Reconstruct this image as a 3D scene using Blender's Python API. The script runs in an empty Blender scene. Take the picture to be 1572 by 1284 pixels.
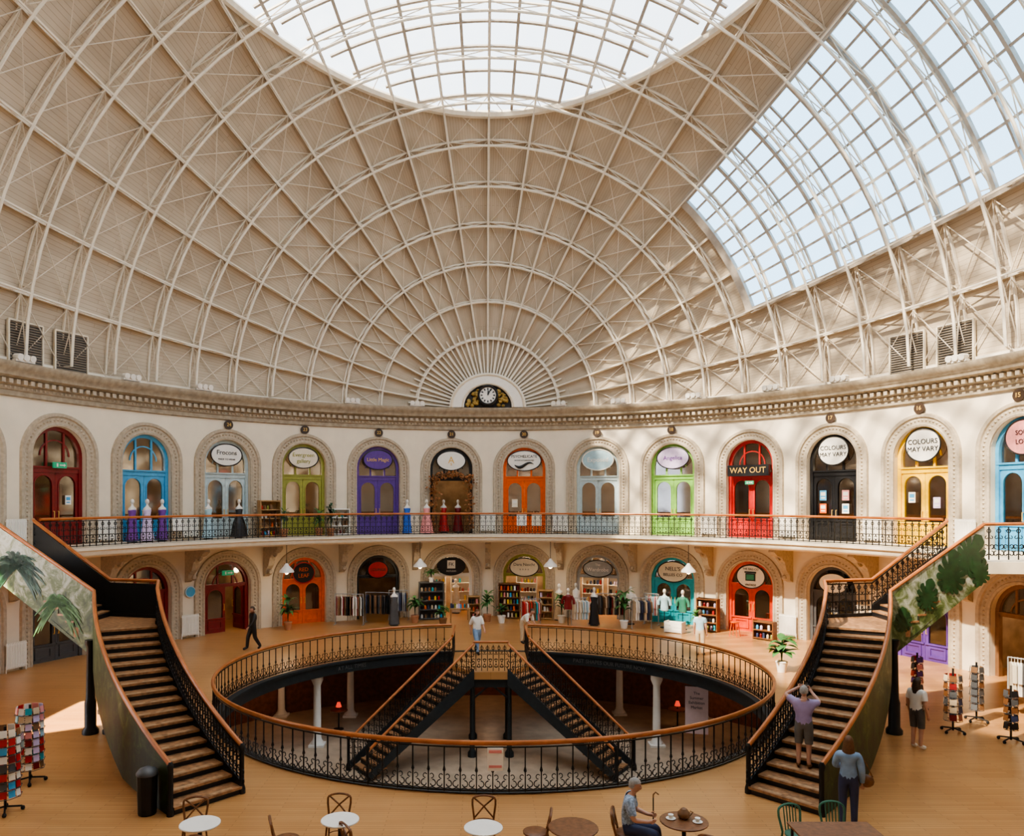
import bpy, math, random, bisect
from math import sin,cos,pi,sqrt,atan2,hypot,radians as RD
from mathutils import Vector as V, Matrix
random.seed(7)
S=bpy.context.scene; COL=S.collection
F,VX,HY,CX,CZ=1180.,739.,770.,-.33,5.95
A,B,YC=18.,20.5,19.5
H0,HD=10.7,17.8
ZB=4.3
# ---------------------------------------------------------------- materials
M={}
def newmat(name):
    m=bpy.data.materials.new(name); m.use_nodes=True; m.node_tree.nodes.clear(); M[name]=m
    return m,m.node_tree.nodes,m.node_tree.links
def mat(name,col,rough=.6,metal=0.,var=.12,sc=6.,bump=0.,emit=0.):
    if name in M: return M[name]
    m,n,l=newmat(name)
    o=n.new('ShaderNodeOutputMaterial'); p=n.new('ShaderNodeBsdfPrincipled')
    l.new(p.outputs[0],o.inputs[0])
    p.inputs['Roughness'].default_value=rough; p.inputs['Metallic'].default_value=metal
    tc=n.new('ShaderNodeTexCoord'); nz=n.new('ShaderNodeTexNoise'); nz.inputs['Scale'].default_value=sc; nz.inputs['Detail'].default_value=4
    l.new(tc.outputs['Object'],nz.inputs['Vector'])
    r=n.new('ShaderNodeValToRGB'); l.new(nz.outputs['Fac'],r.inputs[0])
    r.color_ramp.elements[0].position=.3; r.color_ramp.elements[1].position=.7
    r.color_ramp.elements[0].color=[c*(1-var) for c in col]+[1]; r.color_ramp.elements[1].color=[min(1,c*(1+var)) for c in col]+[1]
    l.new(r.outputs[0],p.inputs['Base Color'])
    if bump:
        b=n.new('ShaderNodeBump'); b.inputs['Strength'].default_value=bump; l.new(nz.outputs['Fac'],b.inputs['Height']); l.new(b.outputs[0],p.inputs['Normal'])
    if emit:
        l.new(r.outputs[0],p.inputs['Emission Color']); p.inputs['Emission Strength'].default_value=emit
    return m
def brick(name,c1,c2,cm,bw,rh,mort,rough,coord='Object',bump=.3,rot=0,var=.5):
    m,n,l=newmat(name)
    o=n.new('ShaderNodeOutputMaterial'); p=n.new('ShaderNodeBsdfPrincipled'); l.new(p.outputs[0],o.inputs[0])
    p.inputs['Roughness'].default_value=rough
    tc=n.new('ShaderNodeTexCoord'); mp=n.new('ShaderNodeMapping'); mp.inputs['Rotation'].default_value=(0,0,rot)
    l.new(tc.outputs[coord],mp.inputs[0])
    b=n.new('ShaderNodeTexBrick'); l.new(mp.outputs[0],b.inputs['Vector'])
    b.inputs['Scale'].default_value=1; b.inputs['Color1'].default_value=c1+(1,); b.inputs['Color2'].default_value=c2+(1,); b.inputs['Mortar'].default_value=cm+(1,)
    b.inputs['Brick Width'].default_value=bw; b.inputs['Row Height'].default_value=rh; b.inputs['Mortar Size'].default_value=mort
    nz=n.new('ShaderNodeTexNoise'); nz.inputs['Scale'].default_value=.35; nz.inputs['Detail'].default_value=6; l.new(mp.outputs[0],nz.inputs['Vector'])
    mx=n.new('ShaderNodeMix'); mx.data_type='RGBA'; mx.blend_type='MULTIPLY'; mx.inputs[0].default_value=var
    l.new(b.outputs['Color'],mx.inputs[6])
    r=n.new('ShaderNodeValToRGB'); r.color_ramp.elements[0].color=(.6,.55,.5,1); r.color_ramp.elements[1].color=(1,1,1,1); r.color_ramp.elements[0].position=.3;r.color_ramp.elements[1].position=.6
    l.new(nz.outputs['Fac'],r.inputs[0]); l.new(r.outputs[0],mx.inputs[7]); l.new(mx.outputs[2],p.inputs['Base Color'])
    if bump:
        bp=n.new('ShaderNodeBump'); bp.inputs['Strength'].default_value=bump; bp.inputs['Distance'].default_value=.02; bp.invert=True
        l.new(b.outputs['Fac'],bp.inputs['Height']); l.new(bp.outputs[0],p.inputs['Normal'])
    return m
def glass(name,tint,fac,other='gloss',tc2=(.6,.62,.62),sc=.6):
    m,n,l=newmat(name)
    o=n.new('ShaderNodeOutputMaterial'); t=n.new('ShaderNodeBsdfTransparent'); t.inputs[0].default_value=tint+(1,)
    if other=='gloss':
        g=n.new('ShaderNodeBsdfGlossy'); g.inputs['Roughness'].default_value=.06; g.inputs[0].default_value=(.8,.8,.8,1)
    else:
        g=n.new('ShaderNodeBsdfTranslucent'); g.inputs[0].default_value=tc2+(1,)
    nz=n.new('ShaderNodeTexNoise'); nz.inputs['Scale'].default_value=sc; nz.inputs['Detail'].default_value=5; tc=n.new('ShaderNodeTexCoord'); l.new(tc.outputs['Object'],nz.inputs['Vector'])
    ma=n.new('ShaderNodeMath'); ma.operation='MULTIPLY'; ma.inputs[1].default_value=fac*2; l.new(nz.outputs['Fac'],ma.inputs[0])
    mx=n.new('ShaderNodeMixShader'); l.new(ma.outputs[0],mx.inputs[0]); l.new(t.outputs[0],mx.inputs[1]); l.new(g.outputs[0],mx.inputs[2]); l.new(mx.outputs[0],o.inputs[0])
    return m
WALL=mat('cream_wall',(.80,.70,.56),.7,var=.05,sc=1.2)
TRIM=mat('stone_trim',(.47,.39,.295),.7,var=.15,sc=9,bump=.2)
CORN=mat('cornice_stone',(.38,.315,.235),.7,var=.2,sc=5,bump=.2)
BOARD=brick('roof_boards',(.60,.505,.39),(.54,.45,.345),(.40,.32,.24),3.2,.17,.009,.75,'UV',.4)
RIBM=mat('painted_iron',(.82,.745,.635),.5,var=.06)
LATM=mat('painted_lattice_iron',(.70,.615,.51),.6,var=.06)
BARM=mat('glazing_bar_cream',(.44,.39,.34),.5,var=.1)
SKYG=glass('skylight_glass',(.52,.55,.57),.30,'trans',(.34,.37,.38),1.6)
NORG=glass('north_glass',(.31,.47,.58),.03,'gloss')
DGL=glass('door_glass',(.50,.50,.50),.18)
FLOOR=brick('floor_boards',(.57,.30,.12),(.50,.25,.092),(.30,.14,.05),1.4,.095,.005,.30,'Object',.1,.0,.5)
IRON=mat('black_iron',(.016,.016,.017),.45,.3)
DKSTEEL=mat('dark_steel',(.03,.036,.04),.5,.3)
COPPER=mat('polished_handrail',(.45,.15,.045),.3,.1,.2,3)
TREAD=mat('tread_wood',(.33,.165,.075),.5,var=.45,sc=9)
SLOTLIGHT=mat('tread_slot_light_paint',(.46,.28,.15),.5,var=.3,sc=9)  # pale colour painted for light showing through the tread slots
WHITE=mat('white_paint',(.84,.80,.74),.5,var=.03)
CREAM=mat('cream_paint',(.77,.68,.54),.5,var=.05)
BLACK=mat('black_paint',(.013,.013,.015),.4)
GOLD=mat('gold_letter',(.75,.47,.12),.45,0.,.1)
GREY=mat('grey_paint',(.35,.36,.37),.5)
MGREY=mat('fascia_letter_grey',(.11,.11,.11),.5)
DGREY=mat('dark_grey',(.08,.08,.085),.5)
SGREY=mat('grey_shorts',(.15,.14,.13),.7)
VENTM=mat('vent_grey',(.27,.23,.19),.5)
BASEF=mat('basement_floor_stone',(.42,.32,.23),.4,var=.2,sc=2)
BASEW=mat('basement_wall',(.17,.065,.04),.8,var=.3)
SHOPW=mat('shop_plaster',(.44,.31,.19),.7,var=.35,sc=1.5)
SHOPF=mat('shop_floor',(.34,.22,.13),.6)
PLAQ=mat('plaque_dark',(.05,.03,.02),.5)
GREEN=mat('leaf_green',(.06,.18,.045),.5,var=.4,sc=8)
GREEN2=mat('dark_leaf',(.014,.058,.02),.4,var=.45,sc=5)
TERRA=mat('terracotta',(.45,.2,.1),.7)
WOODM=mat('chair_wood',(.18,.075,.03),.4,var=.3,sc=12)
WOODL=mat('shelf_wood',(.42,.25,.11),.5,var=.25,sc=8)
SKIN=mat('skin',(.56,.31,.22),.5,var=.05)
GILT=mat('gilded_carving',(.40,.27,.08),.45,.4,.4,12,.4)
LAMPG=mat('lamp_glow',(1,.92,.78),.5,emit=1.6,var=0)
EXITG=mat('exit_green',(.02,.30,.15),.5,emit=.3,var=.05)
BANM=mat('banner_pale',(.72,.60,.66),.6,var=.04)
def col(n,c,**k): return mat(n,c,**k)
RED=col('red_paint',(.50,.022,.018),rough=.35); MAROON=col('maroon_paint',(.20,.012,.015),rough=.35)
BLUE=col('blue_paint',(.07,.34,.60),rough=.4); PBLUE=col('pale_blue_paint',(.38,.55,.62),rough=.4); OLIVE=col('olive_paint',(.31,.31,.06),rough=.4); PGREY=col('blue_grey_paint',(.46,.55,.57),rough=.4)
PURP=col('purple_paint',(.115,.05,.28),rough=.4); ORANGE=col('orange_paint',(.75,.12,.012),rough=.4); REDOR=col('red_orange_paint',(.62,.055,.012),rough=.4); LIME=col('lime_paint',(.26,.54,.10),rough=.4)
YEL=col('yellow_paint',(.88,.53,.0),rough=.45); TEAL=col('teal_paint',(.02,.36,.44),rough=.4); PINK=col('pink',(.78,.30,.29)); LILAC=col('lilac',(.62,.50,.72))
DPURP=col('violet_cloth',(.17,.05,.30)); NAVY=col('navy_cloth',(.03,.04,.1)); DENIM=col('denim',(.22,.33,.50),var=.2); LAV=col('lavender_shirt',(.34,.27,.46))
CHECK=col('checked_shirt',(.30,.38,.50),var=.5,sc=30); HAIRG=col('grey_hair',(.30,.28,.26),var=.2,sc=30); HAIRB=col('brown_hair',(.06,.035,.02),var=.3,sc=30); HAIRL=col('fair_hair',(.13,.055,.02),var=.3,sc=30)
BROWN=col('brown',(.22,.11,.05)); ROYAL=col('royal_blue',(.03,.13,.55)); SEAFOAM=col('green_cloth',(.04,.25,.16)); BEIGE=col('beige',(.6,.46,.31)); RUST=col('rust_leaf',(.30,.12,.04),var=.5,sc=14)
CHAIRG=col('green_metal',(.05,.16,.11),rough=.4)
def mural(name,off,top):
    m,n,l=newmat(name)
    o=n.new('ShaderNodeOutputMaterial'); p=n.new('ShaderNodeBsdfPrincipled'); l.new(p.outputs[0],o.inputs[0]); p.inputs['Roughness'].default_value=.5
    tc=n.new('ShaderNodeTexCoord'); nz=n.new('ShaderNodeTexNoise'); nz.inputs['Scale'].default_value=2.4; nz.inputs['Detail'].default_value=9; nz.inputs['Roughness'].default_value=.7; nz.inputs['Distortion'].default_value=1.2
    l.new(tc.outputs['Object'],nz.inputs['Vector'])
    sp=n.new('ShaderNodeSeparateXYZ'); l.new(tc.outputs['Object'],sp.inputs[0])
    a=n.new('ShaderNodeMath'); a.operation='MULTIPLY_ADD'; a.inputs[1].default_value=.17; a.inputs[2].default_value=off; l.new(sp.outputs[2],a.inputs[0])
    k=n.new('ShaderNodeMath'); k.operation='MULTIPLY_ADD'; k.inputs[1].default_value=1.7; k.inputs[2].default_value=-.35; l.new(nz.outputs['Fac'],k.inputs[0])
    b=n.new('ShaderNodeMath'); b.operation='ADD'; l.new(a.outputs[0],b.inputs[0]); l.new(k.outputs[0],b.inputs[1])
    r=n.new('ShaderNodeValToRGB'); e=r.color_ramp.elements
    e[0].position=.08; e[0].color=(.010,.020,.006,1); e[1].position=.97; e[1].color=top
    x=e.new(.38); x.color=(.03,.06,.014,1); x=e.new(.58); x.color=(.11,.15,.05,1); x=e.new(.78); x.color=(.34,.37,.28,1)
    l.new(b.outputs[0],r.inputs[0]); l.new(r.outputs[0],p.inputs['Base Color'])
    return m
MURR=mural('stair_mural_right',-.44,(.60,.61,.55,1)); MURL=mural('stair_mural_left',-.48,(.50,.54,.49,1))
# ---------------------------------------------------------------- mesh builder
class MB:
    def __init__(s): s.v=[]; s.f=[]
    def add(s,vs,fs):
        o=len(s.v); s.v+=[V(v) for v in vs]; s.f+=[[i+o for i in f] for f in fs]
        return s
    def hexa(s,p): return s.add(p,[(0,3,2,1),(4,5,6,7),(0,1,5,4),(1,2,6,5),(2,3,7,6),(3,0,4,7)])
    def box(s,c,d,rz=0,ry=0,rx=0):
        m=Matrix.Rotation(rz,3,'Z')@Matrix.Rotation(ry,3,'Y')@Matrix.Rotation(rx,3,'X'); c=V(c)
        x,y,z=[q/2 for q in d]
        return s.hexa([c+m@V(q) for q in ((-x,-y,-z),(x,-y,-z),(x,y,-z),(-x,y,-z),(-x,-y,z),(x,-y,z),(x,y,z),(-x,y,z))])
    def bar(s,p,q,w,h=None,up=(0,0,1)):
        p,q=V(p),V(q); d=(q-p).normalized(); u=V(up)
        a=d.cross(u)
        if a.length<1e-3: a=d.cross(V((1,0,0)))
        a.normalize(); b=a.cross(d); h=h or w; a*=w/2; b*=h/2
        return s.hexa([p-a-b,p+a-b,q+a-b,q-a-b,p-a+b,p+a+b,q+a+b,q-a+b])
    def tube(s,pts,r,n=6,closed=False,cap=True):
        pts=[V(p) for p in pts]; k=len(pts); rs=r if isinstance(r,(list,tuple)) else [r]*k
        o=len(s.v); ref=None
        for i in range(k):
            if closed: d=pts[(i+1)%k]-pts[i-1]
            else: d=pts[min(i+1,k-1)]-pts[max(i-1,0)]
            if d.length<1e-9: d=V((0,0,1))
            d.normalize()
            if ref is None:
                ref=V((0,0,1)) if abs(d.z)<.9 else V((1,0,0))
            a=ref-d*ref.dot(d)
            if a.length<1e-4: a=d.orthogonal()
            a.normalize(); ref=a; b=d.cross(a)
            for j in range(n):
                g=2*pi*(j+.5)/n; s.v.append(pts[i]+a*(rs[i]*cos(g))+b*(rs[i]*sin(g)))
        for i in range(k if closed else k-1):
            i2=(i+1)%k
            for j in range(n):
                j2=(j+1)%n; s.f.append([o+i*n+j,o+i*n+j2,o+i2*n+j2,o+i2*n+j])
        if cap and not closed:
            s.f.append([o+j for j in range(n)][::-1]); s.f.append([o+(k-1)*n+j for j in range(n)])
        return s
    def lathe(s,prof,c=(0,0,0),n=16,sx=1,sy=1):
        c=V(c); rows=[[c+V((r*sx*cos(2*pi*j/n),r*sy*sin(2*pi*j/n),z)) for j in range(n)] for r,z in prof]
        s.strip(rows,True)
        o=len(s.v)-n*len(prof)
        s.f.append([o+j for j in range(n)][::-1]); s.f.append([o+(len(prof)-1)*n+j for j in range(n)])
        return s
    def sph(s,c,r,n=10,m=6):
        if not isinstance(r,(tuple,list)): r=(r,r,r)
        c=V(c); rows=[]
        for i in range(m+1):
            g=-pi/2+pi*i/m; rows.append([c+V((r[0]*max(cos(g),.02)*cos(2*pi*j/n),r[1]*max(cos(g),.02)*sin(2*pi*j/n),r[2]*sin(g))) for j in range(n)])
        return s.strip(rows,True)
    def octa(s,c,r):
        c=V(c); return s.add([c+V(q)*r for q in ((1,0,0),(0,0,1),(-1,0,0),(0,0,-1),(0,-1,0))],[(0,1,4),(1,2,4),(2,3,4),(3,0,4)])
    def strip(s,rows,closed=False):
        o=len(s.v); n=len(rows[0])
        for r in rows: s.v+=[V(p) for p in r]
        for i in range(len(rows)-1):
            for j in range(n if closed else n-1):
                j2=(j+1)%n; s.f.append([o+i*n+j,o+i*n+j2,o+(i+1)*n+j2,o+(i+1)*n+j])
        return s
    def prism(s,poly,y0,y1):
        n=len(poly); vs=[(x,y0,z) for x,z in poly]+[(x,y1,z) for x,z in poly]
        return s.add(vs,[list(range(n)),list(range(n,2*n))[::-1]]+[[i,i+n,(i+1)%n+n,(i+1)%n] for i in range(n)])
    def slab(s,poly,z0,z1):
        n=len(poly); vs=[(x,y,z0) for x,y in poly]+[(x,y,z1) for x,y in poly]
        return s.add(vs,[list(range(n))[::-1],list(range(n,2*n))]+[[i,(i+1)%n,(i+1)%n+n,i+n] for i in range(n)])
    def plate(s,out,inn,y0,y1):
        return s.strip([[(x,y1,z) for x,z in out],[(x,y0,z) for x,z in out],[(x,y0,z) for x,z in inn],[(x,y1,z) for x,z in inn]])
    def panel(s,p0,p1,lo0,hi0,lo1,hi1,th=.06):
        d=V((p1[0]-p0[0],p1[1]-p0[1],0)).normalized(); a=V((-d.y,d.x,0))*th/2
        P=lambda p,z,k: V((p[0],p[1],z))+a*k
        return s.hexa([P(p0,lo0,-1),P(p1,lo1,-1),P(p1,lo1,1),P(p0,lo0,1),P(p0,hi0,-1),P(p1,hi1,-1),P(p1,hi1,1),P(p0,hi0,1)])
    def sweep(s,pts,nors,w,h):
        rows=[]
        for i,p in enumerate(pts):
            d=pts[min(i+1,len(pts)-1)]-pts[max(i-1,0)]; a=d.cross(nors[i]).normalized()*(w/2); b=nors[i]*h
            rows.append([p-a,p+a,p+a+b,p-a+b])
        s.strip(rows,True)
        return s
    def mesh(s,name,m=None,smooth=False,off=None):
        me=bpy.data.meshes.new(name)
        vs=[v-off for v in s.v] if off is not None else s.v
        me.from_pydata([tuple(v) for v in vs],[],s.f)
        if m: me.materials.append(m)
        if smooth:
            me.polygons.foreach_set('use_smooth',[True]*len(me.polygons))
            try: me.set_sharp_from_angle(angle=RD(45))
            except Exception: pass
        me.update()
        return me
    def build(s,name,m,parent=None,smooth=False,world=False):
        off=None
        if world and parent is not None: off=parent.location.copy()
        ob=bpy.data.objects.new(name,s.mesh(name,m,smooth,off)); COL.objects.link(ob)
        if parent is not None: ob.parent=parent
        return ob
def inst(name,me,m=None,parent=None,loc=(0,0,0),rz=0,rx=0,ry=0,sc=None):
    ob=bpy.data.objects.new(name,me); COL.objects.link(ob); ob.location=loc; ob.rotation_euler=(rx,ry,rz)
    if sc: ob.scale=sc
    if m:
        if not len(me.materials): me.materials.append(m)
        ob.material_slots[0].link='OBJECT'; ob.material_slots[0].material=m
    if parent is not None: ob.parent=parent
    return ob
def tag(o,label,cat,group=None,kind=None):
    o['label']=label; o['category']=cat
    if group: o['group']=group
    if kind: o['kind']=kind
    return o
def thing(name,label,cat,loc=(0,0,0),rz=0,group=None,kind=None):
    o=bpy.data.objects.new(name,None); COL.objects.link(o); o.location=loc; o.rotation_euler=(0,0,rz); o.empty_display_size=.2
    return tag(o,label,cat,group,kind)
def struct(name,mb,m,label,cat,smooth=False): return tag(mb.build(name,m,None,smooth),label,cat,None,'structure')
TC={}
def text_mesh(body,size,sx=1.):
    k=(body,size,sx)
    if k in TC: return TC[k]
    cu=bpy.data.curves.new('lettering','FONT'); cu.body=body; cu.size=size; cu.align_x='CENTER'; cu.align_y='CENTER'; cu.extrude=.006; cu.resolution_u=3
    ob=bpy.data.objects.new('tmp',cu); COL.objects.link(ob); bpy.context.view_layer.update()
    me=bpy.data.meshes.new_from_object(ob.evaluated_get(bpy.context.evaluated_depsgraph_get()))
    bpy.data.objects.remove(ob)
    for v in me.vertices: v.co=V((v.co.x*sx,-v.co.z,v.co.y))
    me.materials.clear(); me.name='lettering'; TC[k]=me
    return me
# ---------------------------------------------------------------- plan helpers
N=4000; SS=[0.]; TS=[-pi]
for i in range(1,N+1):
    t=-pi+2*pi*i/N; d=2*pi/N; tm=t-d/2
    SS.append(SS[-1]+d*hypot(A*cos(tm),B*sin(tm))); TS.append(t)
PER=SS[-1]; PITCH=PER/32
def tS(s):
    s=(s+PER/2)%PER; i=min(max(bisect.bisect_left(SS,s),1),N); k=(s-SS[i-1])/(SS[i]-SS[i-1])
    return TS[i-1]+k*(TS[i]-TS[i-1])
def nrm(s):
    t=tS(s); n=V((A*sin(t)/A**2,B*cos(t)/B**2,0)); n.normalize(); return n
def E(s,off=0,z=0):
    t=tS(s); n=nrm(s); return V((A*sin(t)-n.x*off,YC+B*cos(t)-n.y*off,z))
def rzat(s):
    n=nrm(s); return atan2(-n.x,n.y)
def px_of(P): return VX+F*(P.x-CX)/P.y
def sfor(px,off):
    lo,hi=-29.,29.
    for _ in range(50):
        m=(lo+hi)/2
        if px_of(E(m,off))<px: lo=m
        else: hi=m
    return (lo+hi)/2
def at(px,py,z=0):
    Y=F*(CZ-z)/(py-HY); return V((CX+(px-VX)/F*Y,Y,z))
KS=range(-8,9)
W2,ZU,ZG=1.1,3.34,2.12     # half opening, springing above balcony, springing ground
def arch(w,zc,n=20,z0=0.): return [(-w,z0)]+[(-w*cos(pi*i/n),zc+w*sin(pi*i/n)) for i in range(n+1)]+[(w,z0)]
# ---------------------------------------------------------------- walls
wb=MB()
def wq(s1,z1a,z1b,s2,z2a,z2b): wb.add([E(s1,0,z1a),E(s2,0,z2a),E(s2,0,z2b),E(s1,0,z1b)],[(0,1,2,3)])
ZT=10.8
for k in KS:
    c=(k+.5)*PITCH; h=PITCH/2; ss=[-W2*cos(pi*i/16) for i in range(17)]
    for a,b in ((-h,-1.5),(-1.5,-W2),(W2,1.5),(1.5,h)): wq(c+a,0,ZB,c+b,0,ZB); wq(c+a,ZB,ZT,c+b,ZB,ZT)
    for a,b in zip(ss,ss[1:]):
        fa,fb=sqrt(max(0,W2**2-a*a)),sqrt(max(0,W2**2-b*b))
        wq(c+a,ZG+fa,ZB,c+b,ZG+fb,ZB); wq(c+a,ZB+ZU+fa,ZT,c+b,ZB+ZU+fb,ZT)
    for z0,zc in ((0,ZG),(ZB,ZU)):
        pr=arch(W2,zc)
        wb.strip([[E(c+x,0,z0+z) for x,z in pr],[E(c+x,-.4,z0+z) for x,z in pr]])
struct('wall_far',wb,WALL,'curved cream wall with two tiers of arched shop openings','wall')
wn=MB(); sl=[9*PITCH+i*PITCH/2 for i in range(0,29)]
wn.strip([[E(s,0,0) for s in sl],[E(s,0,ZT) for s in sl]])
struct('wall_near',wn,WALL,'plain cream curved wall behind the viewpoint','wall')
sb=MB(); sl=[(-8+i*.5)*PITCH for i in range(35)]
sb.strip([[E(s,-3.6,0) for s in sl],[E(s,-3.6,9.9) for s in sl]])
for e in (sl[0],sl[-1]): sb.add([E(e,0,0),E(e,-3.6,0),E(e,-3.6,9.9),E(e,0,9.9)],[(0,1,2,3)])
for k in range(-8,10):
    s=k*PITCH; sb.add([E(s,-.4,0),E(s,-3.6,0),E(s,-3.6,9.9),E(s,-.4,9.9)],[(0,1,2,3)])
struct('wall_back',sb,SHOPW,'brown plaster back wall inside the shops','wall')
sf=MB()
for z in (ZB-.02,3.95,9.9): sf.strip([[E(s,-.02,z) for s in sl],[E(s,-3.6,z) for s in sl]])
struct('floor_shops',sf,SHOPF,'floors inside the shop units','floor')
# ---------------------------------------------------------------- floor and basement
RC=(0,23.1); RX,RY=7.86,7.4
def ring(al,d=0,z=0): return V((RC[0]+(RX+d)*sin(al),RC[1]+(RY+d)*cos(al),z))
al=[2*pi*i/120 for i in range(121)]
fb=MB(); fb.strip([[ring(a) for a in al],[V(((A+3.7)*sin(a),YC+(B+3.7)*cos(a),0)) for a in al]])
struct('floor',fb,FLOOR,'honey coloured wooden board floor around the round opening','floor')
fa=MB(); fa.strip([[ring(a,.12,-.4) for a in al],[ring(a,-.03,-.4) for a in al],[ring(a,-.03,-.06) for a in al],[ring(a,-.1,-.04) for a in al],[ring(a,-.1,.03) for a in al],[ring(a,.12,.03) for a in al]])
fasc=struct('trim_1',fa,DKSTEEL,'dark fascia band round the floor opening','trim',True)
ub=MB(); ub.strip([[ring(a,.1,-.36) for a in al],[ring(a,5,-.36) for a in al]])
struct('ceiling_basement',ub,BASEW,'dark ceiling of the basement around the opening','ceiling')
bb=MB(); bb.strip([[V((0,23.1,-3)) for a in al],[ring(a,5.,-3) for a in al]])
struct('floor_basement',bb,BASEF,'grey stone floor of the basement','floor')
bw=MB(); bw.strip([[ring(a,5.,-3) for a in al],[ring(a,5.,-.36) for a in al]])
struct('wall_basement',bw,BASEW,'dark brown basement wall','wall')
for body,a0,sz in (('PAST SHAPES OUR FUTURE NOW',.62,.2),('AT ALL TIMES',-.72,.2)):
    me=text_mesh(body,sz).copy()
    for v in me.vertices:
        q=ring(a0+v.co.x/7.7,-.05+v.co.y,-.22+v.co.z); v.co=q
    inst('lettering',me,MGREY,fasc)
for px,py in ((487,1145),(1008,1145),(432,1100),(538,1100),(951,1097),(1075,1100)):
    P=at(px,py,-3); m=MB(); m.lathe([(.24,0),(.24,.12),(.18,.2),(.15,.3),(.13,2.2),(.17,2.3),(.22,2.42),(.22,2.62)],n=14)
    t=thing('column','white round basement column '+{487:'left of the left stair flight',1008:'right of the right stair flight',432:'at far left under the opening',538:'behind the left stair flight',951:'behind the right stair flight',1075:'beside the pink banner'}[px],'column',P)
    m.build('shaft',WHITE,t,True); b=MB(); b.box((0,0,.04),(.55,.55,.08)); b.build('plinth',WHITE,t)
def plight(name,P,en,c,r=.2):
    li=bpy.data.lights.new(name,'POINT'); li.energy=en; li.color=c; li.shadow_soft_size=r; lo=bpy.data.objects.new(name,li); COL.objects.link(lo); lo.location=P
for a in (-2.0,-.85,.0,.85,2.0): plight('basement_light',ring(a,3.4,-.8),38,(1,.66,.4))
for px,py,l in ((520,1120,'left of the columns behind the left flight'),(1040,1118,'near the pink banner')):
    P=at(px,py,-3); r=thing('basement_table','small round dark basement table '+l,'table',P)
    m=MB(); m.lathe([(.34,.72),(.35,.74),(.34,.76)],n=16); m.build('table_top',WOODM,r); m=MB(); m.tube([(0,0,0),(0,0,.72)],.03,6); m.lathe([(.2,0),(.2,.03),(.05,.05)],n=12); m.build('column',IRON,r)
    r=thing('table_lamp','small red glowing lamp on the basement table '+l,'lamp',P+V((0,0,.76))); m=MB(); m.lathe([(.05,0),(.02,.03),(.02,.14)],n=8); m.build('base',IRON,r); m=MB(); m.lathe([(.12,.12),(.06,.3)],n=10); m.build('shade',mat('lamp_red',(.8,.06,.03),.5,emit=1.2,var=0),r)
# ---------------------------------------------------------------- dome
def D(t,ph,ins=0):
    return V(((A-ins)*sin(t)*cos(ph),YC+(B-ins*.3)*cos(t),H0+(HD-ins)*sin(t)*sin(ph)))
def DN(t,ph):
    n=V((sin(t)*cos(ph)/A,cos(t)/B,sin(t)*sin(ph)/HD)); n.normalize(); return -n
AX,AY=11.4,14.57
def OV(P): return (P.x/AX)**2+((P.y-YC)/AY)**2-1
TN=.76; PL,PH=RD(18),RD(45)
ts=[.02+(TN-.02)*i/16 for i in range(16)]+[TN+(pi-2*TN)*i/36 for i in range(36)]+[pi-TN+(TN-.02)*i/16 for i in range(17)]
phs=[RD(3*i) for i in range(61)]
bo=[];bu=[];bf=[];g1=MB();g2=MB()
def clip(poly,sg):
    out=[]
    for i in range(len(poly)):
        a,b=poly[i],poly[(i+1)%len(poly)]; fa_,fb_=a[2]*sg,b[2]*sg
        if fa_>=0: out.append(a)
        if (fa_>=0)!=(fb_>=0):
            k=fa_/(fa_-fb_); out.append((a[0].lerp(b[0],k),(a[1][0]+(b[1][0]-a[1][0])*k,a[1][1]+(b[1][1]-a[1][1])*k),0.))
    return out
for i in range(len(ts)-1):
    for j in range(60):
        c=[(ts[i],phs[j]),(ts[i+1],phs[j]),(ts[i+1],phs[j+1]),(ts[i],phs[j+1])]
        tm,pm=(ts[i]+ts[i+1])/2,(phs[j]+phs[j+1])/2
        if TN<tm<pi-TN and PL<pm<PH:
            g2.add([D(*q) for q in c],[(0,1,2,3)]); continue
        poly=[(D(*q),(q[0]*20,q[1]*17),OV(D(*q))) for q in c]
        p=clip(poly,1)
        if len(p)>2:
            o=len(bo); bo+=[tuple(q[0]) for q in p]; bu+=[q[1] for q in p]; bf.append(list(range(o,o+len(p))))
        p=clip(poly,-1)
        if len(p)>2: g1.add([q[0] for q in p],[list(range(len(p)))])
me=bpy.data.meshes.new('ceiling'); me.from_pydata(bo,[],bf); me.materials.append(BOARD)
uv=me.uv_layers.new(name='UVMap')
for L in me.loops: uv.data[L.index].uv=bu[L.vertex_index]
ceil=bpy.data.objects.new('ceiling',me); COL.objects.link(ceil); tag(ceil,'boarded cream domed roof carried on iron ribs','ceiling',None,'structure')
TK=[tS(PITCH/2*k) for k in range(2,16)]
RI=.55   # depth of the roof trusses
for j in range(0,21):
    ph=RD(9*j)
    if ph<.01: ph=.012
    if ph>pi-.01: ph=pi-.012
    tt=[.1+(pi-.2)*i/60 for i in range(61)]
    m=MB(); m.sweep([D(t,ph) for t in tt],[DN(t,ph) for t in tt],.10,.14); m.build('purlin',RIBM,ceil)
    if 0<j<20:
        TJ=[t for t in TK if not (j in(3,4) and t>TN)]
        m=MB(); tt=[TJ[0]+(TJ[-1]-TJ[0])*i/40 for i in range(41)]
        m.sweep([D(t,ph,RI-.05) for t in tt],[DN(t,ph) for t in tt],.055,.08); m.build('purlin_lower_chord',RIBM,ceil)
        m=MB()
        for a,b in zip(TJ,TJ[1:]):
            m.bar(D(a,ph,.08),D(b,ph,RI-.05),.028); m.bar(D(a,ph,RI-.05),D(b,ph,.08),.028)
        m.build('purlin_lattice',LATM,ceil)
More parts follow.
